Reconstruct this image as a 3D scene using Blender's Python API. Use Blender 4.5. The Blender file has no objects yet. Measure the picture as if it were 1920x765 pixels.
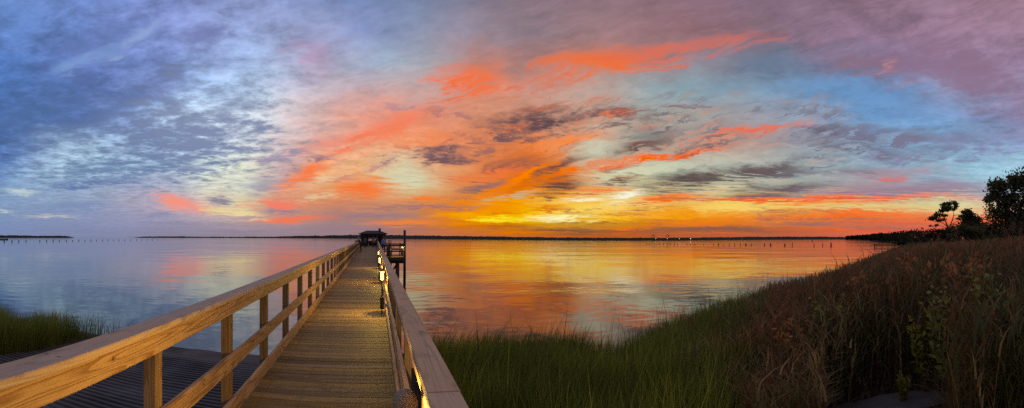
import bpy, bmesh, math, random
import numpy as np
from mathutils import Vector, Matrix, Euler

random.seed(7)
rng = np.random.default_rng(7)
sc = bpy.context.scene
COL = sc.collection
PI = math.pi

# ------------------------------------------------------------------ frame of reference
# +Y runs out along the pier, the water lies at z = 0, the eye stands above the origin.
F = 800.0            # picture units per radian of azimuth
EYE = 3.60           # eye height over the water
DECK = EYE - 1.66    # deck surface
XP = 697.0           # azimuth (in picture units) of the pier's direction
XC = 960.0           # azimuth of the view direction


def az(X):
    return (X - XP) / F


def yh(X):           # where the level horizon lies
    return 446.4 - 2.4 * math.sin((X - XC) / F)


def polar(X, D, z=0.0):
    a = az(X)
    return Vector((D * math.sin(a), D * math.cos(a), z))


# ------------------------------------------------------------------ small helpers
def srgb(r, g, b):
    def f(c):
        c /= 255.0
        return c / 12.92 if c <= 0.04045 else ((c + 0.055) / 1.055) ** 2.4
    return (f(r), f(g), f(b), 1.0)


def tag(o, label=None, cat=None, group=None, kind=None):
    if label: o['label'] = label
    if cat: o['category'] = cat
    if group: o['group'] = group
    if kind: o['kind'] = kind
    return o


def empty(name, loc=(0, 0, 0), rz=0.0):
    o = bpy.data.objects.new(name, None)
    o.empty_display_size = 0.2
    COL.objects.link(o)
    o.location = loc
    o.rotation_euler = (0, 0, rz)
    return o


class MB:
    """collects boxes, beams, tubes and lathes, then links them as one mesh"""
    def __init__(self):
        self.v, self.f, self.lc, self.bo = [], [], [], []

    def add(self, vs, fs, lc=None, off=None):
        b = len(self.v)
        self.v += [tuple(p) for p in vs]
        self.f += [tuple(i + b for i in q) for q in fs]
        self.lc += [tuple(p) for p in (lc if lc is not None else vs)]
        self.bo += [random.random() if off is None else off] * len(vs)

    def beam(self, p0, p1, w, h, up=(0, 0, 1), bev=0.004, off=None):
        p0, p1 = Vector(p0), Vector(p1)
        d = p1 - p0
        L = d.length
        d.normalize()
        up = Vector(up)
        s = d.cross(up)
        if s.length < 1e-5:
            s = d.cross(Vector((1, 0, 0)))
        s.normalize()
        u = s.cross(d).normalized()
        bev = min(bev, w * .3, h * .3)
        a, c = w / 2, h / 2
        prof = [(-a + bev, -c), (a - bev, -c), (a, -c + bev), (a, c - bev), (a - bev, c), (-a + bev, c), (-a, c - bev), (-a, -c + bev)]
        vs, lc = [], []
        for t in (0.0, L):
            for x, z in prof:
                vs.append(p0 + d * t + s * x + u * z)
                lc.append((t, x, z))
        n = 8
        fs = [(i, (i + 1) % n, n + (i + 1) % n, n + i) for i in range(n)]
        fs += [tuple(reversed(range(n))), tuple(range(n, 2 * n))]
        self.add(vs, fs, lc, off)

    def box(self, c, s, bev=0.004):
        c = Vector(c)
        self.beam(c - Vector((s[0] / 2, 0, 0)), c + Vector((s[0] / 2, 0, 0)), s[1], s[2], bev=bev)

    def tube(self, p0, p1, r0, r1=None, n=10):
        r1 = r0 if r1 is None else r1
        p0, p1 = Vector(p0), Vector(p1)
        d = (p1 - p0)
        L = d.length
        d.normalize()
        s = d.orthogonal().normalized()
        t = d.cross(s)
        vs, lc = [], []
        for p, r, l in ((p0, r0, 0), (p1, r1, L)):
            for k in range(n):
                a = 2 * PI * k / n
                vs.append(p + s * (r * math.cos(a)) + t * (r * math.sin(a)))
                lc.append((l, r * math.cos(a), r * math.sin(a)))
        fs = [(i, (i + 1) % n, n + (i + 1) % n, n + i) for i in range(n)] + [tuple(reversed(range(n))), tuple(range(n, 2 * n))]
        self.add(vs, fs, lc)

    def lathe(self, c, prof, n=20):
        c = Vector(c)
        vs, fs = [], []
        m = len(prof)
        for r, z in prof:
            for k in range(n):
                a = 2 * PI * k / n
                vs.append(c + Vector((r * math.cos(a), r * math.sin(a), z)))
        for i in range(m - 1):
            for k in range(n):
                fs.append((i * n + k, i * n + (k + 1) % n, (i + 1) * n + (k + 1) % n, (i + 1) * n + k))
        fs += [tuple(reversed(range(n))), tuple(range((m - 1) * n, m * n))]
        self.add(vs, fs)

    def build(self, name, mat, parent=None, smooth=False):
        me = bpy.data.meshes.new(name)
        me.from_pydata(self.v, [], self.f)
        a = me.attributes.new('lc', 'FLOAT_VECTOR', 'POINT')
        a.data.foreach_set('vector', np.array(self.lc, dtype=np.float32).ravel())
        a = me.attributes.new('boff', 'FLOAT', 'POINT')
        a.data.foreach_set('value', np.array(self.bo, dtype=np.float32))
        me.materials.append(mat)
        if smooth:
            me.polygons.foreach_set('use_smooth', [True] * len(me.polygons))
        me.update()
        o = bpy.data.objects.new(name, me)
        COL.objects.link(o)
        if parent is not None:
            o.parent = parent
        return o


def np_mesh(name, verts, loops, starts, totals, mat, cols=None, parent=None, smooth=False):
    me = bpy.data.meshes.new(name)
    me.vertices.add(len(verts))
    me.vertices.foreach_set('co', np.ascontiguousarray(verts, dtype=np.float32).ravel())
    me.loops.add(len(loops))
    me.loops.foreach_set('vertex_index', np.ascontiguousarray(loops, dtype=np.int32))
    me.polygons.add(len(starts))
    me.polygons.foreach_set('loop_start', np.ascontiguousarray(starts, dtype=np.int32))
    if cols is not None:
        a = me.color_attributes.new('tint', 'FLOAT_COLOR', 'POINT')
        c4 = np.ones((len(verts), 4), dtype=np.float32)
        c4[:, :3] = cols
        a.data.foreach_set('color', c4.ravel())
    if smooth:
        me.polygons.foreach_set('use_smooth', np.ones(len(starts), dtype=bool))
    me.update(calc_edges=True)
    me.validate()
    me.materials.append(mat)
    o = bpy.data.objects.new(name, me)
    COL.objects.link(o)
    if parent is not None:
        o.parent = parent
    return o


# ------------------------------------------------------------------ materials
class NT:
    def __init__(self, tree):
        self.t = tree

    def n(self, kind, **kw):
        nd = self.t.nodes.new(kind)
        for k, v in kw.items():
            setattr(nd, k, v)
        return nd

    def link(self, a, b):
        self.t.links.new(a, b)

    def put(self, sock, val):
        if hasattr(val, 'is_output'):
            self.link(val, sock)
        else:
            sock.default_value = val

    def math(self, op, a, b=0.0, c=None, clamp=False):
        nd = self.n('ShaderNodeMath', operation=op, use_clamp=clamp)
        self.put(nd.inputs[0], a)
        self.put(nd.inputs[1], b)
        if c is not None:
            self.put(nd.inputs[2], c)
        return nd.outputs[0]

    def vmath(self, op, a, b=None, s=None):
        nd = self.n('ShaderNodeVectorMath', operation=op)
        self.put(nd.inputs[0], a)
        if b is not None:
            self.put(nd.inputs[1], b)
        if s is not None:
            self.put(nd.inputs['Scale'], s)
        return nd.outputs['Value'] if op in ('LENGTH', 'DOT_PRODUCT') else nd.outputs[0]

    def mix(self, f, a, b, blend='MIX'):
        nd = self.n('ShaderNodeMix', data_type='RGBA', blend_type=blend)
        nd.clamp_factor = True
        self.put(nd.inputs[0], f)
        self.put(nd.inputs[6], a)
        self.put(nd.inputs[7], b)
        return nd.outputs[2]

    def noise(self, vec, scale, detail=3.0, rough=0.5, dist=0.0, out=0):
        nd = self.n('ShaderNodeTexNoise')
        self.put(nd.inputs['Vector'], vec)
        nd.inputs['Scale'].default_value = scale
        nd.inputs['Detail'].default_value = detail
        nd.inputs['Roughness'].default_value = rough
        nd.inputs['Distortion'].default_value = dist
        return nd.outputs[out]

    def step(self, v, lo, hi, a=0.0, b=1.0, kind='SMOOTHSTEP'):
        nd = self.n('ShaderNodeMapRange', interpolation_type=kind)
        self.put(nd.inputs[0], v)
        for i, q in ((1, lo), (2, hi), (3, a), (4, b)):
            self.put(nd.inputs[i], q)
        return nd.outputs[0]

    def ramp(self, f, stops, interp='LINEAR'):
        nd = self.n('ShaderNodeValToRGB')
        cr = nd.color_ramp
        cr.interpolation = interp
        stops = sorted(stops)
        while len(cr.elements) < len(stops):
            cr.elements.new(0.5)
        for i, (p, c) in enumerate(stops):
            cr.elements[i].position = p
        for i, (p, c) in enumerate(stops):
            cr.elements[i].position = p
            cr.elements[i].color = c
        self.put(nd.inputs[0], f)
        return nd.outputs[0]

    def comb(self, x, y, z=0.0):
        nd = self.n('ShaderNodeCombineXYZ')
        for i, q in enumerate((x, y, z)):
            self.put(nd.inputs[i], q)
        return nd.outputs[0]

    def sep(self, v):
        nd = self.n('ShaderNodeSeparateXYZ')
        self.put(nd.inputs[0], v)
        return nd.outputs

    def attr(self, name, out):
        nd = self.n('ShaderNodeAttribute', attribute_name=name)
        return nd.outputs[out]


def material(name):
    m = bpy.data.materials.new(name)
    m.use_nodes = True
    t = NT(m.node_tree)
    bs = m.node_tree.nodes['Principled BSDF']
    return m, t, bs


def plain(name, col, rough=0.6, metal=0.0, var=0.25, scale=8.0):
    m, t, bs = material(name)
    g = t.n('ShaderNodeTexCoord').outputs['Object']
    nz = t.noise(g, scale, 4.0)
    c = Vector(col[:3])
    t.put(bs.inputs['Base Color'], t.mix(nz, (*(c * (1 - var)), 1), (*(c * (1 + var)), 1)))
    bs.inputs['Roughness'].default_value = rough
    bs.inputs['Metallic'].default_value = metal
    return m


def wood(name, light, dark, contrast=1.0, rough=0.65, grey=None, ring=9.0, dirt=0.3, nails=0.0, vary=(0.78, 1.15)):
    """contours of a stretched noise give flat-sawn grain; knots bend it"""
    m, t, bs = material(name)
    lc = t.attr('lc', 'Vector')
    off = t.attr('boff', 'Fac')
    x, y, z = t.sep(lc)
    o = t.math('MULTIPLY', off, 37.0)
    yy = t.math('ADD', y, t.math('MULTIPLY', z, 0.8))
    p = t.comb(t.math('ADD', t.math('MULTIPLY', x, 0.62), o), t.math('ADD', t.math('MULTIPLY', yy, 13.0), o), o)
    n1 = t.noise(p, 1.0, 1.0, 0.4)
    # knots
    vk = t.n('ShaderNodeTexVoronoi', feature='F1')
    t.put(vk.inputs['Vector'], t.comb(t.math('ADD', t.math('MULTIPLY', x, 1.1), o), t.math('ADD', t.math('MULTIPLY', yy, 5.0), o), o))
    vk.inputs['Scale'].default_value = 1.0
    kd = vk.outputs['Distance']
    bend = t.step(kd, 0.0, 0.22, 0.12, 0.0)
    f = t.math('ADD', t.math('MULTIPLY', n1, ring), t.math('MULTIPLY', bend, ring))
    fr = t.math('FRACT', f)
    late = t.step(fr, 0.35, 0.9, 0.0, 1.0)
    late = t.math('MULTIPLY', late, t.step(fr, 0.93, 1.0, 1.0, 0.0))
    fine = t.noise(t.comb(t.math('MULTIPLY', x, 6.0), t.math('MULTIPLY', yy, 300.0), o), 1.0, 2.0, 0.6)
    col = t.mix(t.math('MULTIPLY', late, 0.75 * contrast, clamp=True), light, dark)
    col = t.mix(t.step(fine, 0.42, 0.75, 0.0, 0.5), col, dark)
    knot = t.step(kd, 0.035, 0.075, 1.0, 0.0)
    col = t.mix(t.math('MULTIPLY', knot, 0.8), col, (dark[0] * .35, dark[1] * .3, dark[2] * .28, 1))
    if grey is not None:
        g = t.noise(t.comb(t.math('ADD', t.math('MULTIPLY', x, 1.5), o), t.math('MULTIPLY', yy, 14.0), o), 1.0, 4.0, 0.6)
        col = t.mix(t.step(g, 0.3, 0.7, 0.3, 0.95), col, grey)
    dn = t.noise(t.comb(t.math('MULTIPLY', x, 2.0), t.math('MULTIPLY', yy, 5.0), o), 2.0, 5.0, 0.65)
    col = t.mix(t.step(dn, 0.5, 0.75, 0.0, dirt), col, (dark[0] * .4, dark[1] * .4, dark[2] * .4, 1))
    # rusty nail heads, two by two, with a short stain
    if nails:
        fx = t.math('PINGPONG', t.math('ADD', x, nails * .35), nails * .5)
        fy = t.math('SUBTRACT', t.math('ABSOLUTE', yy if nails > .6 else y), 0.036)
        nd = t.math('SQRT', t.math('MULTIPLY_ADD', fx, fx, t.math('MULTIPLY', fy, fy)))
        col = t.mix(t.step(nd, 0.004, 0.0075, 0.9, 0.0), col, (0.02, 0.015, 0.012, 1))
        col = t.mix(t.step(nd, 0.006, 0.022, 0.35, 0.0), col, (0.08, 0.045, 0.025, 1))
    hsv = t.n('ShaderNodeHueSaturation')
    t.put(hsv.inputs['Value'], t.step(off, 0.0, 1.0, vary[0], vary[1], 'LINEAR'))
    t.put(hsv.inputs['Saturation'], t.step(t.math('FRACT', t.math('MULTIPLY', off, 13.7)), 0.0, 1.0, 0.88, 1.08, 'LINEAR'))
    t.put(hsv.inputs['Color'], col)
    t.put(bs.inputs['Base Color'], hsv.outputs[0])
    bs.inputs['Roughness'].default_value = rough
    bs.inputs['Specular IOR Level'].default_value = 0.25
    bp = t.n('ShaderNodeBump')
    bp.inputs['Strength'].default_value = 0.35
    bp.inputs['Distance'].default_value = 0.004
    t.put(bp.inputs['Height'], t.math('ADD', fine, t.math('MULTIPLY', late, -0.6)))
    t.link(bp.outputs[0], bs.inputs['Normal'])
    return m


M = {}
M['pine'] = wood('yellow_pine', (0.60, 0.38, 0.185, 1), (0.27, 0.125, 0.045, 1), 1.0, dirt=0.3, nails=1.42)
M['pine_top'] = wood('weathered_pine', (0.64, 0.46, 0.31, 1), (0.30, 0.19, 0.11, 1), 1.0, grey=(0.62, 0.405, 0.215, 1), dirt=0.5, nails=1.42)
M['deck'] = wood('deck_boards', (0.42, 0.27, 0.075, 1), (0.155, 0.088, 0.024, 1), 0.9, grey=(0.28, 0.19, 0.065, 1), dirt=0.6, ring=6.0, nails=0.4, vary=(0.55, 1.4))
M['post'] = wood('post_pine', (0.32, 0.20, 0.085, 1), (0.16, 0.085, 0.03, 1), 0.9, dirt=0.4)
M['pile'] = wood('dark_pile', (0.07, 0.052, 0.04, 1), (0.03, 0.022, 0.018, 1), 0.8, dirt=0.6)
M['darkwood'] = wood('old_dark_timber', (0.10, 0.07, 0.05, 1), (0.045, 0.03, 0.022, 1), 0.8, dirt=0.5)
M['shingle'] = plain('roof_shingle', (0.035, 0.03, 0.028), 0.85, var=0.4, scale=14)
M['metal'] = plain('bronze_metal', (0.05, 0.045, 0.04), 0.45, 0.6)
M['cap'] = plain('lamp_cap_paint', (0.26, 0.22, 0.15), 0.65, 0.0, var=0.1)
M['steel'] = plain('crane_steel', (0.04, 0.035, 0.035), 0.6, 0.2)
M['hull'] = plain('boat_paint', (0.10, 0.09, 0.09), 0.4)
M['concrete'] = plain('concrete', (0.16, 0.145, 0.135), 0.9, var=0.4, scale=3)
M['skin'] = plain('skin', (0.42, 0.26, 0.18), 0.6, var=0.1)
M['hair'] = plain('hair', (0.05, 0.035, 0.025), 0.7)
M['hair_light'] = plain('hair_blond', (0.4, 0.3, 0.18), 0.7)
M['cloth_black'] = plain('black_jacket', (0.012, 0.012, 0.014), 0.85)
M['cloth_blue'] = plain('blue_shirt', (0.11, 0.2, 0.42), 0.85)
M['cloth_red'] = plain('dark_red_shirt', (0.12, 0.02, 0.02), 0.85)
M['cloth_grey'] = plain('grey_shirt', (0.12, 0.11, 0.11), 0.85)
M['cloth_tan'] = plain('tan_shirt', (0.3, 0.22, 0.16), 0.85)
M['cloth_denim'] = plain('denim', (0.03, 0.04, 0.07), 0.85)


def emit(name, col, strength):
    m = bpy.data.materials.new(name)
    m.use_nodes = True
    nt = m.node_tree
    nt.nodes.clear()
    e = nt.nodes.new('ShaderNodeEmission')
    e.inputs[0].default_value = col
    e.inputs[1].default_value = strength
    o = nt.nodes.new('ShaderNodeOutputMaterial')
    nt.links.new(e.outputs[0], o.inputs[0])
    return m


def lensmat():
    m = emit('lamp_glow', (1.0, 0.80, 0.26, 1), 3.2)
    nt = m.node_tree
    e = [n for n in nt.nodes if n.type == 'EMISSION'][0]
    o = [n for n in nt.nodes if n.type == 'OUTPUT_MATERIAL'][0]
    tr = nt.nodes.new('ShaderNodeBsdfTransparent')
    mx = nt.nodes.new('ShaderNodeMixShader')
    mx.inputs[0].default_value = 0.45
    nt.links.new(tr.outputs[0], mx.inputs[1])
    nt.links.new(e.outputs[0], mx.inputs[2])
    nt.links.new(mx.outputs[0], o.inputs[0])
    m.cycles.emission_sampling = 'NONE'
    return m


LAMP_COL = (1.0, 0.62, 0.10, 1)
M['lens'] = lensmat()
LAMP_W = 95.0
M['shorelamp'] = emit('shore_lamp_glow', (1.0, 0.8, 0.5, 1), 2.6)


def leafmat(name, rough=0.6, trans=0.35):
    m, t, bs = material(name)
    c = t.attr('tint', 'Color')
    t.put(bs.inputs['Base Color'], c)
    bs.inputs['Roughness'].default_value = rough
    bs.inputs['Specular IOR Level'].default_value = 0.15
    tr = t.n('ShaderNodeBsdfTranslucent')
    t.put(tr.inputs[0], c)
    mx = t.n('ShaderNodeMixShader')
    mx.inputs[0].default_value = trans
    out = [n for n in m.node_tree.nodes if n.type == 'OUTPUT_MATERIAL'][0]
    t.link(bs.outputs[0], mx.inputs[1])
    t.link(tr.outputs[0], mx.inputs[2])
    t.link(mx.outputs[0], out.inputs[0])
    return m


M['leaf'] = leafmat('foliage', 0.6, 0.42)
M['bark'] = plain('bark', (0.05, 0.038, 0.03), 0.9, var=0.5, scale=5)

# ------------------------------------------------------------------ sky
ROWS = [  # picture row, [(azimuth, r, g, b), ...]: the broad colours of the cloud sheets round the horizon
    (0, [(0, 105, 135, 190), (160, 112, 135, 192), (320, 130, 145, 200), (480, 142, 155, 200), (640, 128, 148, 195), (800, 122, 135, 165), (960, 135, 118, 130), (1120, 146, 119, 128), (1280, 140, 112, 125), (1440, 130, 108, 125), (1600, 142, 114, 132), (1760, 146, 119, 138), (1920, 156, 124, 140)]),
    (60, [(0, 98, 130, 190), (160, 108, 132, 190), (320, 135, 150, 206), (480, 152, 168, 212), (600, 155, 160, 195), (680, 140, 155, 200), (800, 140, 150, 178), (900, 148, 135, 148), (1000, 142, 125, 135), (1120, 155, 124, 128), (1280, 150, 112, 118), (1440, 132, 110, 124), (1600, 142, 116, 140), (1760, 150, 122, 146), (1920, 160, 130, 152)]),
    (120, [(0, 88, 122, 184), (160, 108, 130, 190), (320, 122, 142, 195), (400, 146, 165, 212), (480, 165, 188, 224), (600, 178, 165, 190), (720, 162, 180, 202), (800, 168, 165, 172), (880, 195, 135, 120), (960, 165, 125, 122), (1080, 190, 128, 112), (1200, 168, 132, 132), (1300, 145, 140, 150), (1440, 108, 125, 148), (1600, 125, 122, 152), (1760, 140, 118, 145), (1920, 150, 130, 158)]),
    (170, [(0, 82, 116, 176), (160, 95, 118, 174), (320, 125, 142, 192), (400, 165, 192, 224), (480, 190, 208, 230), (560, 196, 190, 206), (640, 190, 175, 185), (800, 198, 165, 160), (880, 215, 145, 122), (960, 208, 155, 138), (1100, 190, 165, 155), (1200, 152, 168, 172), (1300, 135, 162, 176), (1440, 124, 152, 178), (1560, 110, 150, 194), (1680, 115, 150, 194), (1760, 135, 140, 172), (1920, 145, 128, 157)]),
    (220, [(0, 80, 110, 168), (160, 92, 112, 166), (250, 130, 150, 195), (340, 180, 205, 228), (480, 208, 217, 226), (560, 216, 196, 196), (640, 226, 168, 152), (720, 236, 152, 128), (800, 226, 150, 126), (900, 216, 148, 118), (1000, 205, 145, 120), (1120, 205, 165, 145), (1240, 165, 168, 162), (1360, 165, 158, 158), (1500, 150, 160, 178), (1640, 112, 155, 200), (1760, 122, 160, 204), (1920, 140, 130, 162)]),
    (270, [(0, 80, 108, 164), (50, 110, 135, 185), (110, 165, 190, 215), (200, 150, 175, 208), (300, 150, 175, 207), (400, 180, 195, 212), (480, 200, 202, 206), (560, 206, 172, 170), (640, 232, 165, 138), (720, 242, 170, 132), (800, 238, 155, 112), (900, 218, 132, 92), (1000, 228, 128, 72), (1120, 190, 185, 165), (1240, 175, 155, 142), (1360, 195, 155, 138), (1500, 150, 156, 165), (1640, 130, 155, 182), (1760, 130, 160, 192), (1920, 135, 150, 186)]),
    (320, [(0, 100, 130, 185), (80, 160, 190, 215), (160, 172, 202, 218), (300, 152, 172, 202), (380, 195, 210, 208), (450, 222, 225, 205), (520, 190, 165, 170), (600, 238, 170, 128), (680, 238, 190, 142), (760, 212, 205, 170), (860, 228, 148, 98), (960, 216, 112, 50), (1040, 230, 122, 46), (1120, 205, 185, 155), (1240, 192, 203, 180), (1360, 190, 200, 185), (1500, 162, 178, 178), (1640, 152, 168, 182), (1760, 150, 188, 208), (1920, 162, 203, 222)]),
    (355, [(0, 130, 158, 192), (100, 140, 165, 196), (240, 155, 165, 192), (340, 175, 178, 192), (400, 215, 215, 198), (470, 205, 210, 198), (520, 222, 160, 138), (620, 236, 170, 118), (700, 242, 140, 85), (760, 224, 200, 152), (860, 224, 142, 84), (960, 230, 116, 34), (1060, 234, 140, 52), (1140, 220, 212, 165), (1240, 200, 195, 155), (1360, 200, 198, 162), (1500, 168, 168, 158), (1640, 175, 155, 158), (1760, 152, 150, 170), (1920, 168, 190, 206)]),
    (385, [(0, 130, 155, 190), (160, 150, 165, 192), (280, 180, 168, 186), (360, 212, 175, 172), (440, 220, 205, 168), (520, 215, 148, 118), (640, 215, 140, 108), (760, 205, 145, 108), (860, 234, 135, 45), (960, 248, 160, 35), (1060, 253, 212, 95), (1160, 252, 212, 118), (1260, 246, 185, 85), (1360, 248, 212, 105), (1460, 242, 200, 108), (1600, 236, 178, 112), (1760, 220, 212, 152), (1850, 226, 202, 160), (1920, 226, 200, 170)]),
    (410, [(0, 128, 150, 186), (160, 140, 150, 183), (320, 160, 155, 180), (440, 195, 170, 165), (520, 198, 148, 135), (640, 172, 132, 125), (760, 188, 132, 100), (840, 228, 132, 42), (920, 251, 168, 18), (1000, 255, 212, 52), (1100, 255, 208, 66), (1200, 251, 172, 48), (1320, 246, 155, 50), (1440, 241, 142, 58), (1600, 236, 132, 68), (1760, 236, 120, 82), (1920, 236, 120, 90)]),
    (432, [(0, 125, 142, 180), (200, 135, 142, 176), (400, 150, 140, 160), (560, 156, 135, 145), (720, 162, 120, 120), (860, 205, 118, 58), (960, 205, 115, 38), (1080, 170, 100, 52), (1240, 172, 97, 55), (1400, 182, 97, 68), (1600, 215, 106, 78), (1760, 226, 106, 88)]),
    (447, [(0, 122, 140, 176), (200, 132, 138, 168), (400, 146, 135, 150), (640, 152, 126, 130), (800, 188, 116, 88), (960, 205, 112, 55), (1100, 190, 97, 52), (1300, 188, 96, 62), (1500, 192, 100, 78), (1700, 206, 106, 88)]),
]

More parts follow.
